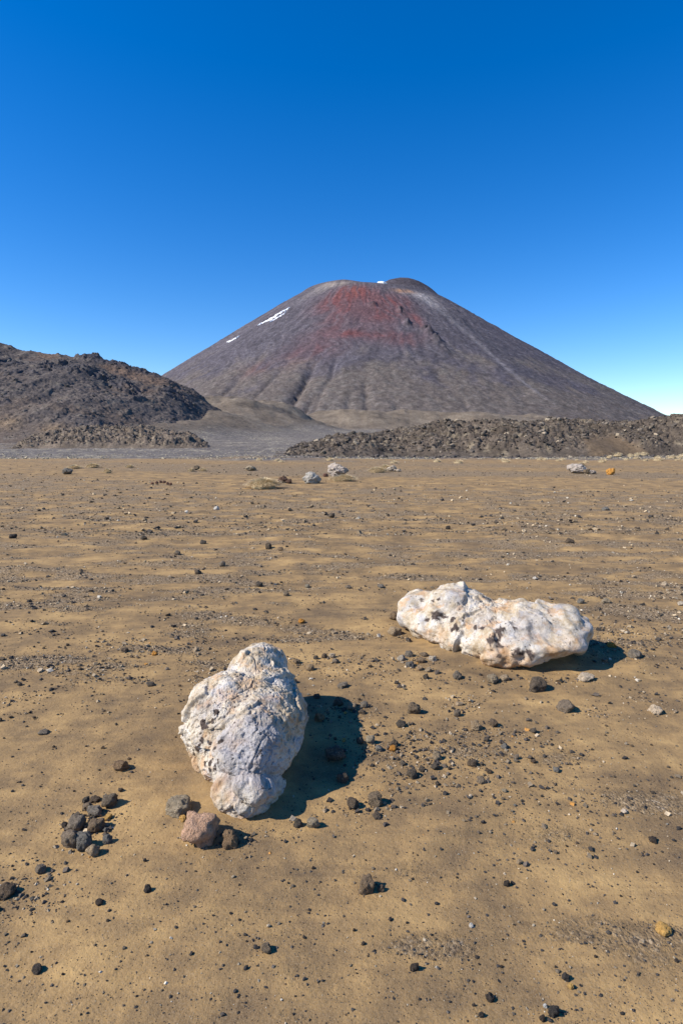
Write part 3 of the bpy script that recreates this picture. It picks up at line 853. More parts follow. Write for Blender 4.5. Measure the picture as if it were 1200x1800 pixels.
# upright-looking boulder near the camera: x right, y away, z up (metres)
boulder('upright_boulder', [
    ((-.585, 2.79, .185), (.215, .28, .25), .15),
    ((-.40, 2.86, .20), (.20, .34, .21)),
    ((-.485, 3.10, .24), (.165, .30, .225), -.1),
    ((-.36, 2.68, .20), (.175, .22, .165)),
    ((-.415, 2.595, .185), (.195, .235, .185), 0.0, 0.0, .012),
    ((-.490, 2.57, .10), (.165, .16, .125), 0.0, 0.0, .03),
    ((-.430, 2.43, .050), (.165, .165, .105), 0.0, 0.0, .012),
    ((-.370, 2.325, .118), (.095, .070, .042), 0.0, -.30, .010),
], (-.45, 2.70, .17), .035, [((-.250, 2.6, .33), (1, -.33, .30), .012)], 2.0, [
    (437, 1320, 85, 2, 1), (400, 1300, 60, 2, .9), (345, 1240, 30, 2, .5), (460, 1230, 30, 2, .4), (470, 1290, 45, 2, .9), (420, 1365, 40, 2, .6), (455, 1415, 25, 2, .4),
    (357, 1273, 8, 0, 1), (349, 1271, 5, 0, 1), (368, 1267, 6, 0, 1), (340, 1320, 9, 0, 1), (365, 1340, 7, 0, 1), (372, 1350, 6, 0, 1), (362, 1351, 6, 0, 1), (377, 1335, 5, 0, 1), (383, 1300, 5, 0, 1),
    (366, 1301, 5, 0, 1), (372, 1310, 5, 0, 1), (350, 1300, 5, 0, 1), (377, 1248, 4, 0, 1), (391, 1298, 4, 0, .9), (355, 1340, 5, 0, 1), (346, 1305, 4, 0, 1),
    (437, 1192, 30, 1, .8), (455, 1170, 22, 1, .6), (332, 1355, 26, 1, .9), (372, 1385, 25, 1, .7), (400, 1398, 18, 1, .6), (410, 1270, 18, 1, .35), (475, 1390, 30, 1, .4), (395, 1215, 22, 1, .5)],
    'tall lumpy white and grey boulder with brown lichen spots, nearer of two big boulders')

# long boulder behind to the side
_ax = math.atan2(4.05 - 4.72, 1.62 - .68)
boulder('long_boulder', [
    ((.95, 4.66, .20), (.31, .29, .240), _ax, .10),
    ((.70, 4.80, .18), (.23, .24, .165), _ax, .1),
    ((1.20, 4.44, .16), (.36, .32, .195), _ax),
    ((1.49, 4.24, .20), (.29, .30, .205), _ax, -.06),
    ((1.67, 4.16, .19), (.19, .23, .185), _ax),
    ((.95, 4.42, .12), (.30, .24, .16), _ax),
    ((.80, 4.62, .13), (.26, .26, .16), _ax),
    ((1.22, 4.14, .11), (.36, .26, .16), _ax),
    ((1.44, 3.99, .11), (.24, .18, .14), _ax),
    ((1.60, 4.02, .15), (.17, .18, .15), _ax),
], (1.16, 4.42, .18), .055, [((1.3, 3.95, .02), (.25, -.6, -1), .02), ((1.74, 4.1, .03), (.8, -.3, -1.0), .02)], 5.0, [
    (765, 1075, 9, 0, 1), (780, 1076, 8, 0, 1), (756, 1070, 5, 0, 1), (792, 1083, 6, 0, 1), (806, 1100, 8, 0, 1), (816, 1086, 4, 0, 1), (872, 1104, 10, 0, 1), (868, 1118, 11, 0, 1), (860, 1122, 7, 0, 1),
    (917, 1147, 9, 0, 1), (929, 1146, 7, 0, 1), (830, 1100, 4, 0, 1), (847, 1098, 5, 0, 1), (841, 1098, 4, 0, 1), (739, 1048, 4, 0, 1), (757, 1053, 4, 0, 1), (766, 1050, 4, 0, 1), (797, 1058, 4, 0, 1), (748, 1084, 4, 0, 1), (879, 1130, 4, 0, 1), (901, 1098, 3, 0, 1), (878, 1150, 4, 0, .9),
    (880, 1168, 30, 1, 1.2), (908, 1172, 30, 1, 1.2), (840, 1168, 24, 1, .9), (967, 1145, 18, 1, 1), (772, 1110, 20, 1, .7), (869, 1066, 11, 1, 1), (830, 1163, 22, 1, .7), (745, 1125, 22, 1, .6), (1005, 1130, 25, 1, .5), (860, 1140, 20, 1, .5), (985, 1165, 25, 1, .5), (890, 1060, 20, 1, .4),
    (930, 1092, 45, 2, .6), (800, 1042, 40, 2, .55), (850, 1080, 30, 2, .4), (905, 1115, 24, 2, .5), (1010, 1145, 12, 2, .5)],
    'long low white boulder with rust and brown lichen blotches, farther of two big boulders', sub=7, fk=1.8)

# ================================================================== STONES
ST = Mat('stone', .9, .2)
oi = ST.n('ShaderNodeObjectInfo')
sn = ST.noise(2.4, 6, .7); sn2 = ST.noise(9, 4, .7)
sc_ = ST.mix(1.0, oi.outputs['Color'], ST.ramp(sn, [(.3, .55), (.5, 1.0), (.7, 1.45)]), 'MULTIPLY')
sc_ = ST.mix(ST.math('MULTIPLY', ST.step(sn2, .52, .66), .5), sc_, (.34, .27, .185))
sc_ = ST.mix(1.0, sc_, ST.ramp(sn2, [(.3, .72), (.5, 1.0), (.7, 1.2)]), 'MULTIPLY')
ST.color(sc_)
ST.bump(sn2, .16, .7)
CLR = dict(black=(.053, .043, .036), dark=(.115, .091, .067), grey=(.21, .182, .146), brown=(.21, .155, .10), tan=(.34, .27, .18), pale=(.52, .45, .35), white=(.68, .63, .55),
           orange=(.56, .26, .05), yellow=(.55, .36, .12), red=(.17, .085, .06), pink=(.43, .30, .225))
def fine_rock(sub, seed, planes=11, rough=.16, lump=.0):
    V, F = ico(sub)
    rs = np.random.RandomState(seed)
    N = rs.normal(size=(planes, 3)); N /= np.linalg.norm(N, axis=1)[:, None]
    D = rs.uniform(.66, .95, planes)
    dt = V @ N.T
    q = np.where(dt > .05, D / np.maximum(dt, .05), 9.0)
    kk = 14.0
    rr = -np.log(np.sum(np.exp(-kk * np.minimum(q, 3)), 1) + math.exp(-kk * 1.08)) / kk
    o = seed * 2.7
    x, y, z = V.T
    rr = rr * (1 + rough * fbm(x * 1.5 + o, y * 1.5, z * 1.5, 4) + .05 * ridged(x * 4 + o, y * 4, z * 4, 3) - .04)
    if lump:
        f1, f2, cv = worley(x * 3.4 + o, y * 3.4, z * 3.4)
        rr = rr * (1 + lump * (cv - .5) - lump * .8 * f1)
    W = V * rr[:, None] * np.array([1, rs.uniform(.8, .98), rs.uniform(.82, 1.0)])
    W -= (W.max(0) + W.min(0)) / 2
    W /= (W.max(0) - W.min(0)) / 2
    return W, F
STONES = []
for v in range(22):
    W, F = fine_rock(4 if v < 14 else 4, 100 + v, 6 + v % 5, .24, 0.0 if v < 14 else .14)
    me = mesh_np('stone', W, F, True); me.materials.append(ST.m); STONES.append(me)
_srs = np.random.RandomState(77)
TAKEN = []
def put_stone(name, px, py, w, h, clr, label, cat='stone', group=None, sink=.27, mesh=None, yaw=None, z0=None, jit=.12):
    x, y = spot(px, py + .22 * h)
    zg = float(hgt(x, y))
    x, y = spot(px, py + .22 * h, zg)
    sc = np.linalg.norm([x, y, CAM_H - zg]) / FPX
    W = w * sc * .41
    el = math.atan2(CAM_H, y)
    dep = W * _srs.uniform(.75, 1.0)
    hh = math.sqrt(max((h * sc * .5) ** 2 - (dep * math.sin(el)) ** 2, (.32 * h * sc) ** 2)) / max(math.cos(el), .5)
    hh = min(max(hh, W * .42), W * 1.15)
    o = link(name, mesh or STONES[_srs.randint(len(STONES))], None, label=label, cat=cat, group=group)
    o.location = (x, y, zg + hh * (1 - sink * 2.2))
    o.scale = (W, dep, hh)
    o.rotation_euler = (_srs.uniform(-.15, .15), _srs.uniform(-.15, .15), _srs.choice([0, math.pi]) + _srs.uniform(-.35, .35) if yaw is None else yaw)
    c = np.array(CLR[clr]) * (1 + _srs.uniform(-jit, jit)) * (1 + np.array([.14, .02, -.10]) * _srs.uniform(-.6, 1.4))
    o.color = (*c, 1)
    TAKEN.append((x, y, W))
    return o

S1 = [  # stones that stand out, each with its own words
 (315, 1418, 46, 34, 'tan', 'tan and orange stone beside the foot of the tall boulder, behind the pinkish one'),
 (350, 1463, 72, 58, 'pink', 'pinkish angular stone with ochre edge in front of the tall boulder'),
 (404, 1478, 34, 30, 'brown', 'round brown stone right of the pinkish stone, below the tall boulder'),
 (322, 1438, 15, 11, 'yellow', 'tiny ochre pebble between the tan stone and the pinkish stone'),
 (192, 1410, 30, 24, 'brown', 'brown stone at the top corner of the stone heap beside the tall boulder'),
 (135, 1450, 34, 26, 'grey', 'grey stone in the middle of the heap, above the two smooth grey stones'),
 (126, 1477, 34, 38, 'grey', 'smooth grey stone at the outer edge of the heap'),
 (147, 1482, 32, 32, 'grey', 'smooth dark grey stone second from the outer edge of the heap'),
 (164, 1495, 24, 26, 'tan', 'pitted tan stone at the lowest corner of the heap'),
 (171, 1452, 28, 22, 'brown', 'yellowish brown stone on the shaded side of the heap'),
 (168, 1427, 28, 18, 'grey', 'bluish grey flat stone near the top of the heap'),
 (155, 1420, 18, 15, 'brown', 'small brown stone at the upper edge of the heap'),
 (152, 1406, 13, 14, 'dark', 'small dark stone topmost in the heap'),
 (167, 1405, 20, 11, 'dark', 'thin dark stone at the top of the heap'),
 (189, 1477, 18, 15, 'grey', 'small grey stone just right of the heap'),
 (186, 1459, 11, 9, 'grey', 'tiny grey pebble right of the yellowish stone in the heap'),
 (115, 1452, 13, 11, 'black', 'small black pebble on the outer side of the heap'),
 (189, 1437, 16, 9, 'yellow', 'small rusty flat pebble in the heap'),
 (551, 1448, 26, 20, 'tan', 'blocky tan stone beside the lower end of the tall boulder shadow'),
 (524, 1448, 19, 15, 'dark', 'dark stone at the edge of the tall boulder shadow, beside a tan one'),
 (620, 1414, 24, 22, 'dark', 'dark rounded stone below the right tip of the tall boulder shadow'),
 (659, 1404, 30, 32, 'brown', 'brown layered stone below the right tip of the tall boulder shadow'),
 (662, 1434, 18, 11, 'dark', 'small flat dark stone below the brown layered stone'),
 (642, 1556, 32, 28, 'brown', 'two-toned brown and pale stone alone on the near sand'),
 (669, 1562, 13, 12, 'dark', 'small dark pebble right beside the two-toned stone'),
 (468, 1668, 18, 15, 'brown', 'small brown stone half sunk in the near sand'),
 (728, 1700, 16, 19, 'black', 'black oval stone on the near sand at the bottom'),
 (1165, 1633, 26, 18, 'yellow', 'flat yellow ochre stone near the right picture edge'),
 (943, 1206, 36, 29, 'dark', 'dark grey angular stone in front of the long boulder'),
 (1028, 1191, 36, 19, 'pale', 'pale tan slab at the shaded end of the long boulder'),
 (993, 1243, 34, 22, 'grey', 'grey wedge-shaped stone in front of the long boulder, alone on sand'),
 (1151, 1249, 24, 17, 'pale', 'pale angular stone alone at the right, beyond the grey wedge'),
 (727, 1247, 28, 26, 'brown', 'grey-brown upright stone between the two big boulders'),
 (704, 1273, 21, 15, 'dark', 'dark stone just below the grey-brown upright stone'),
 (803, 1255, 16, 14, 'grey', 'small grey stone on bare sand below the long boulder'),
 (837, 1275, 30, 20, 'tan', 'tan stone with a dark one beside it, below the long boulder'),
 (867, 1272, 17, 15, 'dark', 'dark stone touching the tan stone below the long boulder'),
 (693, 1084, 24, 19, 'brown', 'brown-grey stone beside the tapered end of the long boulder'),
 (693, 1111, 30, 20, 'tan', 'rounded tan stone just left of the long boulder'),
 (705, 1157, 20, 13, 'pale', 'pale stone at the outer end of the small cluster by the long boulder'),
 (719, 1150, 19, 13, 'grey', 'grey stone at the top of the small cluster by the long boulder'),
 (738, 1161, 19, 13, 'brown', 'brown stone in the middle of the small cluster by the long boulder'),
 (760, 1158, 19, 12, 'pale', 'pale stone at the inner end of the small cluster by the long boulder'),
 (720, 1168, 19, 12, 'grey', 'flat grey stone low in the small cluster by the long boulder'),
 (746, 1151, 18, 10, 'brown', 'low brown stone at the back of the small cluster by the long boulder'),
 (737, 1175, 15, 10, 'tan', 'small tan pebble below the small cluster by the long boulder'),
 (752, 1177, 17, 11, 'tan', 'tan pebble right of the lowest ones in the small cluster'),
 (748, 1190, 14, 13, 'dark', 'small dark stone below the small cluster by the long boulder'),
 (803, 1188, 19, 17, 'grey', 'small grey upright stone in front of the long boulder'),
 (865, 1194, 23, 17, 'tan', 'tan stone against the front of the long boulder, left of a pair'),
 (886, 1192, 20, 14, 'tan', 'tan stone against the front of the long boulder, right of a pair'),
 (650, 1302, 20, 18, 'tan', 'tan-grey stone just right of the tall boulder shadow'),
 (633, 1303, 15, 13, 'dark', 'dark stone at the right edge of the tall boulder shadow'),
 (692, 1307, 18, 14, 'dark', 'dark stone behind the bright orange pebble'),
 (690, 1316, 15, 12, 'orange', 'bright orange pebble right of the tall boulder shadow'),
 (666, 1316, 16, 12, 'grey', 'grey pebble left of the bright orange pebble'),
 (767, 1329, 19, 19, 'tan', 'upright tan stone right of the bright orange pebble'),
 (741, 1352, 13, 12, 'dark', 'dark bluish pebble left of a dark pair on the middle sand'),
 (725, 1361, 23, 18, 'dark', 'dark brown layered stone below the bright orange pebble'),
 (765, 1348, 18, 13, 'dark', 'dark flat stone below the upright tan stone'),
 (886, 1312, 16, 11, 'grey', 'pale grey pebble on the middle sand below the tan stone pair'),
 (845, 1372, 19, 14, 'grey', 'dark grey stone low on the gravel patch between the boulders'),
 (978, 1354, 15, 10, 'grey', 'smooth pale grey pebble right of the dark gravel patch'),
 (830, 1342, 21, 13, 'dark', 'dark brown stone in the gravel patch between the boulders'),
 (1096, 1427, 12, 8, 'white', 'small bright white chip on the sand at the right'),
 (1115, 1151, 26, 19, 'grey', 'grey stone on the gravel right of the long boulder shadow'),
 (1074, 1134, 17, 10, 'orange', 'orange flat pebble behind the long boulder shadow'),
 (545, 1174, 17, 13, 'tan', 'tan pebble behind the tall boulder shadow'),
 (570, 1154, 13, 11, 'dark', 'round dark pebble in a trio behind the tall boulder shadow'),
 (583, 1153, 14, 11, 'pale', 'pale pebble in a trio behind the tall boulder shadow'),
 (590, 1162, 14, 10, 'grey', 'grey pebble lowest in a trio behind the tall boulder shadow'),
 (602, 1204, 24, 13, 'grey', 'low grey stone above the tall boulder shadow'),
 (521, 1163, 17, 10, 'brown', 'small brown stone just behind the tall boulder top'),
 (517, 1197, 13, 13, 'brown', 'brown pebble touching the back of the tall boulder shadow'),
 (594, 1236, 22, 18, 'dark', 'dark stone at the upper right rim of the tall boulder shadow'),
 (618, 1243, 21, 16, 'tan', 'tan stone just outside the upper rim of the tall boulder shadow'),
 (640, 1240, 17, 14, 'grey', 'grey stone second outside the upper rim of the tall boulder shadow'),
 (637, 1252, 15, 11, 'dark', 'dark pebble under the grey stone outside the tall boulder shadow'),
 (590, 1327, 40, 30, 'dark', 'large dark stone lying inside the tall boulder shadow'),
 (562, 1262, 22, 18, 'brown', 'brown stone inside the upper part of the tall boulder shadow'),
 (557, 1224, 16, 11, 'dark', 'dark pebble at the top of the tall boulder shadow'),
 (602, 1368, 24, 18, 'dark', 'dark stone inside the lower part of the tall boulder shadow'),
 (213, 1347, 30, 19, 'brown', 'brown elongated stone alone left of the tall boulder'),
 (77, 1287, 19, 10, 'grey', 'flat grey stone on the left sand'),
 (265, 1203, 18, 9, 'dark', 'flat dark stone left of the tall boulder top'),
 (272, 1149, 12, 9, 'orange', 'orange pebble left behind the tall boulder'),
 (220, 1143, 15, 10, 'dark', 'dark stone left behind the tall boulder, near an orange pebble'),
 (72, 1529, 19, 14, 'grey', 'grey oval stone below the heap at the left'),
 (260, 1563, 14, 12, 'black', 'rounded black pebble below the pinkish stone'),
 (175, 1586, 15, 10, 'black', 'black oval pebble on the sand below the heap'),
 (67, 1703, 18, 12, 'black', 'black oval stone near the lower left corner'),
 (12, 1568, 28, 22, 'dark', 'dark clump stone at the left picture edge below the heap'),
 (972, 1777, 18, 22, 'black', 'black lumpy stone at the bottom edge, right half'),
 (953, 1790, 11, 14, 'black', 'black narrow stone at the bottom edge beside the lumpy one'),
 (861, 1755, 15, 12, 'black', 'black stone near the bottom edge, left of the lumpy one'),
 (845, 1783, 10, 13, 'black', 'small black stone at the bottom edge, centre right'),
 (993, 1718, 13, 13, 'black', 'black stone above a yellow chip near the bottom'),
 (1002, 1735, 10, 8, 'yellow', 'small yellow chip under a black stone near the bottom'),
 (957, 1768, 7, 9, 'white', 'small white chip beside the black lumpy stone at the bottom'),
 (890, 1554, 12, 10, 'black', 'black pebble on the right near sand'),
 (912, 1515, 12, 9, 'tan', 'tan round pebble on the right near sand'),
 (1148, 1477, 16, 10, 'black', 'black flat stone at the right, below the white chip'),
 (828, 1627, 9, 7, 'white', 'white chip on the near sand right of the two-toned stone'),
 (583, 907, 14, 12, 'dark', 'dark round stone on the gravel flat in front of the smooth grey rock'),
 (1000, 952, 20, 12, 'dark', 'dark double stone on the gravel flat at the right'),
 (312, 973, 13, 11, 'grey', 'round grey stone on the gravel flat at the left'),
 (456, 1028, 15, 11, 'dark', 'dark stone on rippled sand behind the tall boulder'),
 (541, 1031, 12, 9, 'tan', 'tan stone on rippled sand behind the tall boulder'),
 (503, 1045, 13, 9, 'brown', 'brown stone between the dark and tan ones on rippled sand'),
 (530, 1092, 15, 10, 'orange', 'rusty orange stone on sand behind the tall boulder'),
 (612, 1032, 15, 8, 'grey', 'flat grey stone on rippled sand left of the long boulder'),
 (669, 1031, 15, 8, 'grey', 'second flat grey stone on rippled sand left of the long boulder'),
 (381, 894, 13, 10, 'white', 'pale stone on the gravel flat below the far tussocks'),
 (23, 944, 15, 10, 'black', 'black stone on the gravel flat near the left edge'),
 (253, 946, 14, 10, 'dark', 'dark stone on the left gravel flat beyond the round grey one'),
 (357, 954, 14, 11, 'dark', 'dark stone on the gravel flat right of the round grey one'),
 (391, 992, 13, 12, 'grey', 'grey upright stone on the gravel flat, near centre left'),
 (348, 1006, 15, 10, 'dark', 'dark flat stone on rippled sand, centre left'),
 (472, 960, 14, 13, 'dark', 'dark jagged stone on the gravel flat, left of a brown one'),
 (493, 966, 14, 10, 'brown', 'brown stone on the gravel flat, right of a jagged dark one'),
 (787, 928, 11, 9, 'black', 'small black stone on the gravel flat behind the long boulder'),
 (1063, 895, 15, 7, 'grey', 'low grey stone on the far gravel below the orange rock'),
 (1063, 1057, 17, 11, 'tan', 'tan stone on the gravel right behind the long boulder'),
 (1020, 1058, 14, 11, 'grey', 'grey stone on the gravel behind the long boulder, left of a tan one'),
 (1166, 1027, 13, 9, 'pale', 'pale stone on rippled sand near the right edge'),
 (940, 1017, 11, 7, 'white', 'whitish chip on rippled sand behind the long boulder'),
 (1195, 1062, 13, 9, 'pale', 'pale stone at the right edge level with the long boulder'),
]
for (px, py, w, h, k, lab) in S1:
    put_stone('stone', px, py, w, h, k, lab, 'stone', 'loose stones on the sand')

# more stones that only their colour and their patch of ground tell apart
REF = [(350, 1463, 'the pinkish angular stone'), (404, 1478, 'the round brown stone'), (192, 1410, 'the brown stone of the heap'), (126, 1477, 'the smooth grey heap stone'), (164, 1495, 'the pitted tan heap stone'), (551, 1448, 'the blocky tan stone'),
       (620, 1414, 'the dark rounded stone'), (659, 1404, 'the brown layered stone'), (642, 1556, 'the two-toned stone'), (468, 1668, 'the half-sunk brown stone'), (728, 1700, 'the black oval stone'), (1165, 1633, 'the flat yellow stone'),
       (943, 1206, 'the dark angular stone'), (993, 1243, 'the grey wedge stone'), (1151, 1249, 'the pale angular stone'), (727, 1247, 'the grey-brown upright stone'), (837, 1275, 'the tan stone of the pair'), (690, 1316, 'the bright orange pebble'),
       (767, 1329, 'the upright tan stone'), (725, 1361, 'the dark brown layered stone'), (845, 1372, 'the dark grey stone'), (978, 1354, 'the smooth pale grey pebble'), (830, 1342, 'the dark brown gravel stone'), (1096, 1427, 'the bright white chip'),
       (213, 1347, 'the brown elongated stone'), (77, 1287, 'the flat grey stone'), (265, 1203, 'the flat dark stone'), (272, 1149, 'the orange pebble'), (72, 1529, 'the grey oval stone'), (260, 1563, 'the rounded black pebble'), (175, 1586, 'the black oval pebble'),
       (67, 1703, 'the black corner stone'), (12, 1568, 'the dark clump stone'), (972, 1777, 'the black lumpy stone'), (861, 1755, 'the black bottom stone'), (993, 1718, 'the yellow chip'), (890, 1554, 'the lone black pebble'), (912, 1515, 'the tan round pebble'),
       (1148, 1477, 'the black flat stone'), (828, 1627, 'the white chip'), (602, 1204, 'the low grey stone'), (545, 1174, 'the tan pebble'), (618, 1243, 'the tan stone by the shadow rim'), (886, 1312, 'the pale grey pebble'), (803, 1255, 'the small grey stone')]
_used = set()
def place_words(px, py, clr, w):
    size = 'tiny' if w < 6 else ('small' if w < 9.5 else 'larger')
    order = sorted(REF, key=lambda q: (q[0] - px) ** 2 + ((q[1] - py) * 1.3) ** 2)
    for q in order[:8]:
        dx, dy = px - q[0], (py - q[1]) * 1.3
        side = ('right of' if dx > 0 else 'left of') if abs(dx) > 2 * abs(dy) else (('in front of' if dy > 0 else 'behind') if abs(dy) > 2 * abs(dx) else (('front ' if dy > 0 else 'back ') + ('right' if dx > 0 else 'left') + ' of'))
        dist = math.hypot(dx, dy)
        for far in (['close', 'just', 'directly'] if dist < 35 else (['a little way', 'a short way'] if dist < 80 else ['well', 'some way'])):
            lab = f'{size} {clr} pebble {far} {side} {q[2]}'
            if lab not in _used:
                _used.add(lab); return lab
    return f'{size} {clr} pebble on the open sand'
def scatter(n, x0, x1, y0, y1, wmin, wmax, kinds, p, group, seed):
    rs = np.random.RandomState(seed)
    k = 0; tries = 0
    while k < n and tries < n * 60:
        tries += 1
        px, py = rs.uniform(x0, x1), y0 + (y1 - y0) * rs.rand()
        x, y = spot(px, py)
        if any((x - a) ** 2 + (y - b) ** 2 < (c * 1.5 + .02) ** 2 for a, b, c in TAKEN): continue
        if ((x + .47) / .42) ** 2 + ((y - 2.8) / .7) ** 2 < 1 or ((x - 1.15) / .85) ** 2 + ((y - 4.4) / .6) ** 2 < 1: continue
        w = min(wmin * (1 + rs.pareto(3.0)), wmax)
        kd = kinds[rs.choice(len(kinds), p=p)]
        put_stone('pebble', px, py, w, w * rs.uniform(.6, .85), kd, place_words(px, py, kd, w), 'pebble', group, jit=.25)
        k += 1
scatter(46, 680, 960, 1285, 1420, 5, 12, ['dark', 'grey', 'brown', 'tan'], [.55, .15, .15, .15], 'gravel between the boulders', 1)
scatter(30, 960, 1200, 1270, 1500, 4, 8, ['dark', 'grey', 'pale'], [.7, .15, .15], 'pebbles at the right', 2)
scatter(26, 700, 1200, 1480, 1790, 3.5, 7, ['black', 'brown'], [.85, .15], 'near pebbles, right', 3)
scatter(30, 0, 660, 1500, 1790, 3.5, 7, ['black', 'brown'], [.85, .15], 'near pebbles, left', 4)
scatter(30, 0, 320, 1130, 1420, 4, 9, ['dark', 'brown'], [.8, .2], 'pebbles left of the tall boulder', 5)
scatter(16, 500, 720, 1150, 1300, 6, 12, ['dark', 'tan'], [.6, .4], 'pebbles by the shadow', 6)

# ------------------------------------------------------------------ rocks out on the flat
def far_rock(name, px, py, w, h, clr, label, seed, lump=0.0, yaw=0.0, dz=0.0, cat='rock', planes=10, rough=.2):
    W, F = fine_rock(5, seed, planes, rough, lump)
    me = mesh_np(name, W, F, True); me.materials.append(ST.m)
    x, y = spot(px, py + h * .42)
    zg = float(hgt(x, y)); x, y = spot(px, py + h * .42, zg)
    y += w * y / FPX * .3; x = bearing(px, py)[0] * y
    zg = float(hgt(x, y))
    s = y / FPX
    o = link(name, me, None, label=label, cat=cat, group='rocks out on the flat')
    o.location = (x, y, zg + h * s * .40); o.scale = (w * s * .5, w * s * .42, h * s * .56); o.rotation_euler = (0, 0, yaw)
    o.color = (*CLR[clr], 1)
    return o
CLR['slate'] = (.41, .37, .31); CLR['blush'] = (.40, .335, .28); CLR['rust'] = (.15, .085, .058); CLR['sandstone'] = (.44, .36, .27)
far_rock('rock', 548, 840, 34, 21, 'slate', 'smooth grey rock out on the flat, between a red one and a pale one', 301)
far_rock('rock', 594, 827, 38, 27, 'blush', 'largest pale rock out on the flat, rising behind a grass tussock', 302, .25)
far_rock('rock', 497, 844, 18, 13, 'rust', 'reddish brown rock out on the flat beside the largest tussock', 303, .4)
far_rock('rock', 507, 846, 12, 9, 'rust', 'small reddish brown rock touching the bigger reddish one', 304, .4)
far_rock('rock', 572, 836, 10, 7, 'red', 'small reddish stone between the grey rock and the pale rock', 305, .2)
far_rock('rock', 688, 824, 18, 11, 'sandstone', 'cream rock at the end of a long far tussock', 306, .2)
far_rock('rock', 700, 827, 9, 5, 'sandstone', 'small cream stone beside the cream rock', 307)
far_rock('rock', 441, 824, 20, 9, 'tan', 'low tan rock with a dark end, far left of the grey rock', 308, .2)
far_rock('rock', 346, 823, 13, 10, 'brown', 'small brown rock between two tussock wings on the far flat', 309, .2)
far_rock('rock', 119, 829, 18, 12, 'grey', 'grey-brown rock alone at the far left of the flat', 310, .2)
far_rock('rock', 1013, 826, 34, 17, 'blush', 'domed pinkish tan rock on the far right flat', 311, .15)
far_rock('rock', 1031, 828, 13, 11, 'brown', 'dark cracked rock leaning on the domed pinkish rock', 312, .4)
far_rock('rock', 1040, 830, 14, 7, 'blush', 'low pinkish rubble stone at the foot of the domed rock', 313, .3)
far_rock('rock', 1072, 829, 17, 13, 'orange', 'bright orange rock on the far right flat', 314, .2)
ORD = 'first second third fourth fifth sixth seventh eighth ninth tenth eleventh twelfth thirteenth fourteenth fifteenth sixteenth seventeenth eighteenth nineteenth twentieth'.split()
ORD += ['twenty-' + q for q in ORD[:6]]
for k, (px, py) in enumerate([(268, 850), (276, 849), (283, 847), (289, 848), (295, 850), (300, 851)]):
    far_rock('rock', px, py, 6, 5, 'red', f'small red stone, {ORD[k]} from the left in the short row of red stones', 330 + k)

# ------------------------------------------------------------------ tussocks of dry grass
TG = Mat('dry_tussock', .9, .1)
TG.color(TG.mix(1.0, TG.attr('tint'), TG.ramp(TG.noise(6, 3), [(.3, .75), (.7, 1.2)]), 'MULTIPLY'))
def tussock_mesh(seed, n=1500):
    rs = np.random.RandomState(seed)
    a = rs.uniform(0, 2 * np.pi, n); rr = np.sqrt(rs.rand(n)) * .93
    bx, by = rr * np.cos(a), rr * np.sin(a)
    hump = np.sqrt(np.maximum(1 - (rr / .95) ** 2, 0)) * (.62 + .2 * perlin(bx * 2 + seed, by * 2))
    ln = .45 * rs.uniform(.6, 1.3, n)
    aa = a + rs.normal(0, .5, n)
    out = .25 + 1.0 * rr
    dx, dy = np.cos(aa) * out + .15, np.sin(aa) * out
    B = np.stack([bx, by, hump], -1); Mid = B + np.stack([dx * ln * .45, dy * ln * .45, ln * .6 * (1.1 - .6 * rr)], -1); Tp = B + np.stack([dx * ln * 1.05, dy * ln * 1.05, ln * .75 * (1.1 - .9 * rr)], -1)
    wv = np.stack([-np.sin(a), np.cos(a), 0 * a], -1) * (.012 * rs.uniform(.6, 1.4, n))[:, None]
    V = np.stack([B - wv, B + wv, Mid + wv * .8, Mid - wv * .8, Tp], 1).reshape(-1, 3)
    o = np.arange(n) * 5
    F = np.concatenate([np.stack([o, o + 1, o + 2], -1), np.stack([o, o + 2, o + 3], -1), np.stack([o + 3, o + 2, o + 4], -1)])
    col = np.array([.66, .53, .33])[None] * rs.uniform(.65, 1.35, n)[:, None]
    T = np.repeat(col, 5, 0)
    # the matted heart of the plant
    Vi, Fi = ico(3)
    q = 1 + .12 * fbm(Vi[:, 0] * 2 + seed, Vi[:, 1] * 2, Vi[:, 2] * 2, 3)
    Vi = Vi * q[:, None] * np.array([.74, .74, .52]); 
    Fi = Fi + len(V)
    V = np.concatenate([V, Vi]); T = np.concatenate([T, np.tile([.34, .26, .15], (len(Vi), 1))]); F = np.concatenate([F, Fi])
    V[:, 2] = np.where(V[:, 2] < 0, V[:, 2] * .2, V[:, 2])
    return mesh_np('grass_tussock', V, F, False, {'tint': T})
TUS = [tussock_mesh(s) for s in range(5)]
TUSs = [tussock_mesh(20 + s, 260) for s in range(4)]
for m_ in TUS + TUSs: m_.materials.append(TG.m)
def tussock(px, py, w, h, label, k=0, group='grass tussocks on the flat', lib=None, tint=1.0):
    x, y = spot(px, py + .5 * h)
    zg = float(hgt(x, y))
    if y > 60: x, y = spot(px, py + .5 * h, zg)
    s = y / FPX
    o = link('grass_tussock', (lib or TUS)[k % len(lib or TUS)], None, label=label, cat='tussock', group=group)
    o.location = (x, y, zg - .01); o.scale = (w * s * .5, w * s * .42, h * s * 1.15); o.rotation_euler = (0, 0, k * 1.3 if w < 30 else .1 * k)
    return o
tussock(463, 850, 58, 17, 'largest dry yellow tussock on the flat, beside the reddish rock', 0)
tussock(602, 841, 46, 11, 'yellow tussock in front of the largest pale rock', 1)
tussock(663, 826, 34, 10, 'long yellow tussock ending at the cream rock', 2)
tussock(678, 823, 26, 10, 'short tussock between the long one and the cream rock', 3)
tussock(336, 826, 14, 6, 'small tussock left of the small brown far rock', 1)
tussock(357, 826, 16, 5, 'small tussock right of the small brown far rock', 2)
tussock(190, 828, 15, 8, 'small dark yellow tussock alone on the left flat', 3)
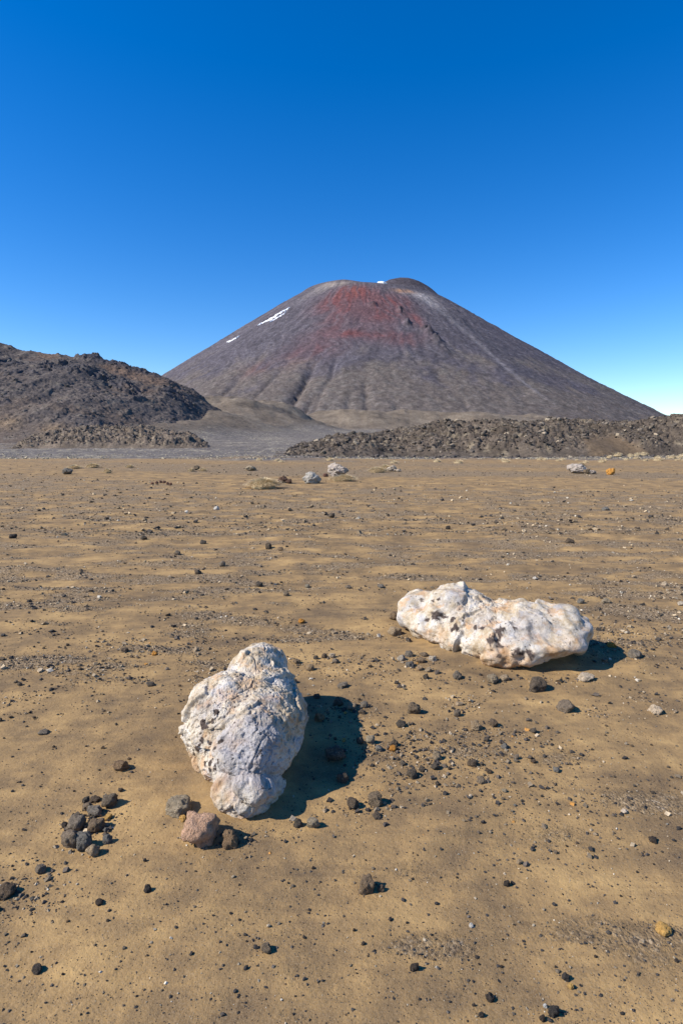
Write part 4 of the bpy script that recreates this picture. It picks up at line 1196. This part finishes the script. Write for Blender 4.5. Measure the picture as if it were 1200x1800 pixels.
tussock(132, 821, 27, 6, 'low pale tussock behind the grey-brown far left rock', 4)
tussock(163, 819, 23, 8, 'domed pale tussock at the far edge of the left flat', 0)
tussock(228, 820, 18, 5, 'thin pale tussock at the far edge, right of the domed one', 1)
tussock(1020, 817, 17, 6, 'pale tussock behind the domed pinkish rock', 2)
_trs = np.random.RandomState(5)
_row = sorted([(_trs.uniform(1070, 1205), _trs.uniform(795, 809), _trs.uniform(9, 22)) for _ in range(26)], reverse=True)
for k, (px, py, w) in enumerate(_row):
    tussock(px, py, w, w * .30, f'pale tussock at the lava foot below the sandy fan, {ORD[k]} from the right', k, 'tussocks below the fan', TUSs)
_row = sorted([(_trs.uniform(420, 1080), _trs.uniform(806, 812), _trs.uniform(9, 22)) for _ in range(20)])
for k, (px, py, w) in enumerate(_row):
    tussock(px, py, w, w * .30, f'pale tussock on the line where sand meets lava, {ORD[k]} from the left', k, 'tussocks along the sand edge', TUSs)

# pale tufts dotting the dark grit plain, uncountable
rs = np.random.RandomState(12)
n = 8000
ty = 66 + 560 * rs.rand(n) ** 2.2; tx = (rs.uniform(-.68, .68, n)) * ty
kp = (fbm(tx * .06, ty * .05, 3.0, 3) + .25 * rs.rand(n) > -.02) & (ty > apron_edge(tx) - 1)
tx, ty = tx[kp], ty[kp]
link('dry_grass_tufts', rubble_mesh('dry_grass_tufts', np.stack([tx, ty, hgt(tx, ty)], -1), rs.uniform(.06, .26, len(tx)) * np.maximum(1, ty / 220), pick(rs, len(tx), [(.36, .30, .20), (.27, .22, .15), (.17, .15, .125)], [.5, .3, .2]), 0, 6, True, flat=.5, variants=24),
     TG.m, label='pale dry grass tufts dotted over the dark grit plain', cat='grass', kind='stuff')

# ------------------------------------------------------------------ gravel strewn over the sand, too many to count
def gravel(name, n, d0, d1, smin, smax, base, powr, sub, seed, label, pal, pp, power=2.6):
    rs = np.random.RandomState(seed)
    y = np.exp(rs.uniform(math.log(d0), math.log(d1), n * 4)); x = rs.uniform(-.70, .70, n * 4) * (y + .35)
    cvv = cover(x, y)
    cl = sstep(.05, .55, fbm(x * 2.2, y * 3.0, 31.0, 3)) * (y < 7)
    w = base + (1 - base) * np.clip(cvv ** powr + .45 * cl, 0, 1)
    k = rs.rand(len(x)) < w
    k &= ~((((x + .47) / .30) ** 2 + ((y - 2.8) / .55) ** 2 < 1) | (((x - 1.15) / .6) ** 2 + ((y - 4.4) / .4) ** 2 < 1))
    x, y = x[k][:n], y[k][:n]
    S = np.minimum(smin * (1 + rs.pareto(power, len(x))), smax)
    P = np.stack([x, y, hgt(x, y) + S * .25], -1)
    link(name, rubble_mesh(name, P, S, pick(rs, len(x), pal, pp), sub, seed, sub > 1, planes=8, flat=.85, variants=40 if sub == 0 else 12), GV.m, label=label, cat='gravel', kind='stuff')
GV = Mat('gravel_stone', .92, .15)
GV.color(GV.mix(1.0, GV.attr('tint'), GV.ramp(GV.noise(60, 4, .7), [(.3, .7), (.7, 1.3)]), 'MULTIPLY'))
PALN = [(.044, .039, .036), (.080, .067, .055), (.16, .125, .085), (.32, .26, .18), (.46, .40, .31)]
gravel('near_grit', 24000, 1.15, 4.4, .0014, .0065, .32, 1.0, 0, 3, 'dark grit and chips strewn over the near sand', PALN, [.48, .24, .18, .08, .02])
gravel('middle_gravel', 36000, 3.2, 13, .0045, .030, .05, 1.0, 0, 4, 'dark and tan gravel lying in ripples over the middle sand', [(.044, .038, .033), (.085, .067, .051), (.185, .135, .084), (.36, .275, .175), (.46, .40, .31)], [.24, .26, .28, .19, .03])
gravel('far_gravel', 19000, 10, 62, .012, .075, .05, 1.0, 0, 8, 'gravel covering the far flat up to the rocks', [(.044, .038, .033), (.090, .070, .052), (.20, .145, .088), (.38, .285, .175), (.46, .40, .31)], [.16, .26, .33, .22, .03])
gravel('lone_chips', 800, 1.15, 9, .004, .010, .8, 1.0, 1, 9, 'single chips lying about on bare sand', PALN, [.46, .2, .2, .1, .04])

rs = np.random.RandomState(55)
n = 1500
sy = 80 - 9 * rs.rand(n) ** 1.8; sx = rs.uniform(-.12, .75, n) * sy
S_ = np.minimum(.05 * (1 + rs.pareto(2.0, n)), .38)
link('lava_scree', rubble_mesh('lava_scree', np.stack([sx, sy, hgt(sx, sy) + S_ * .2], -1), S_, pick(rs, n, [(.055, .047, .043), (.10, .083, .07), (.2, .165, .12)], [.45, .4, .15]), 1, 71), RBm.m, parent=bpy.data.objects['lava_flow'], kind='stuff')

# drifts of mixed gravel caught between and around the boulders
rs = np.random.RandomState(91)
gx, gy, gs = [], [], []
for (px, py, sx_, sy_, n_) in [(780, 1340, .30, .22, 900), (690, 1330, .12, .12, 260), (620, 1255, .10, .10, 160), (640, 1420, .10, .05, 120), (160, 1445, .08, .08, 220), (870, 1300, .2, .12, 300), (1110, 1120, .45, .35, 700), (740, 1165, .14, .09, 200),
                               (420, 1475, .10, .05, 120), (900, 1200, .35, .05, 160), (30, 1570, .10, .08, 260), (1000, 1420, .35, .25, 500), (520, 1170, .3, .15, 260), (300, 1130, .5, .25, 420)]:
    bx, by = spot(px, py)
    gx.append(bx + rs.normal(0, sx_, n_)); gy.append(by + rs.normal(0, sy_, n_)); gs.append(np.minimum(.0032 * (1 + rs.pareto(1.9, n_)) * (by / 2.8) ** .5, .016))
gx, gy, gs = map(np.concatenate, (gx, gy, gs))
kp = ~((((gx + .47) / .30) ** 2 + ((gy - 2.75) / .55) ** 2 < 1) | (((gx - 1.15) / .6) ** 2 + ((gy - 4.4) / .4) ** 2 < 1))
gx, gy, gs = gx[kp], gy[kp], gs[kp]
link('drifted_gravel', rubble_mesh('drifted_gravel', np.stack([gx, gy, hgt(gx, gy) + gs * .2], -1), gs, pick(rs, len(gx), [(.046, .040, .036), (.095, .075, .057), (.19, .145, .095), (.36, .28, .185), (.45, .22, .06)], [.38, .27, .20, .13, .02]), 0, 92, variants=40),
     GV.m, label='loose mixed gravel drifted between and around the two big boulders', cat='gravel', kind='stuff')
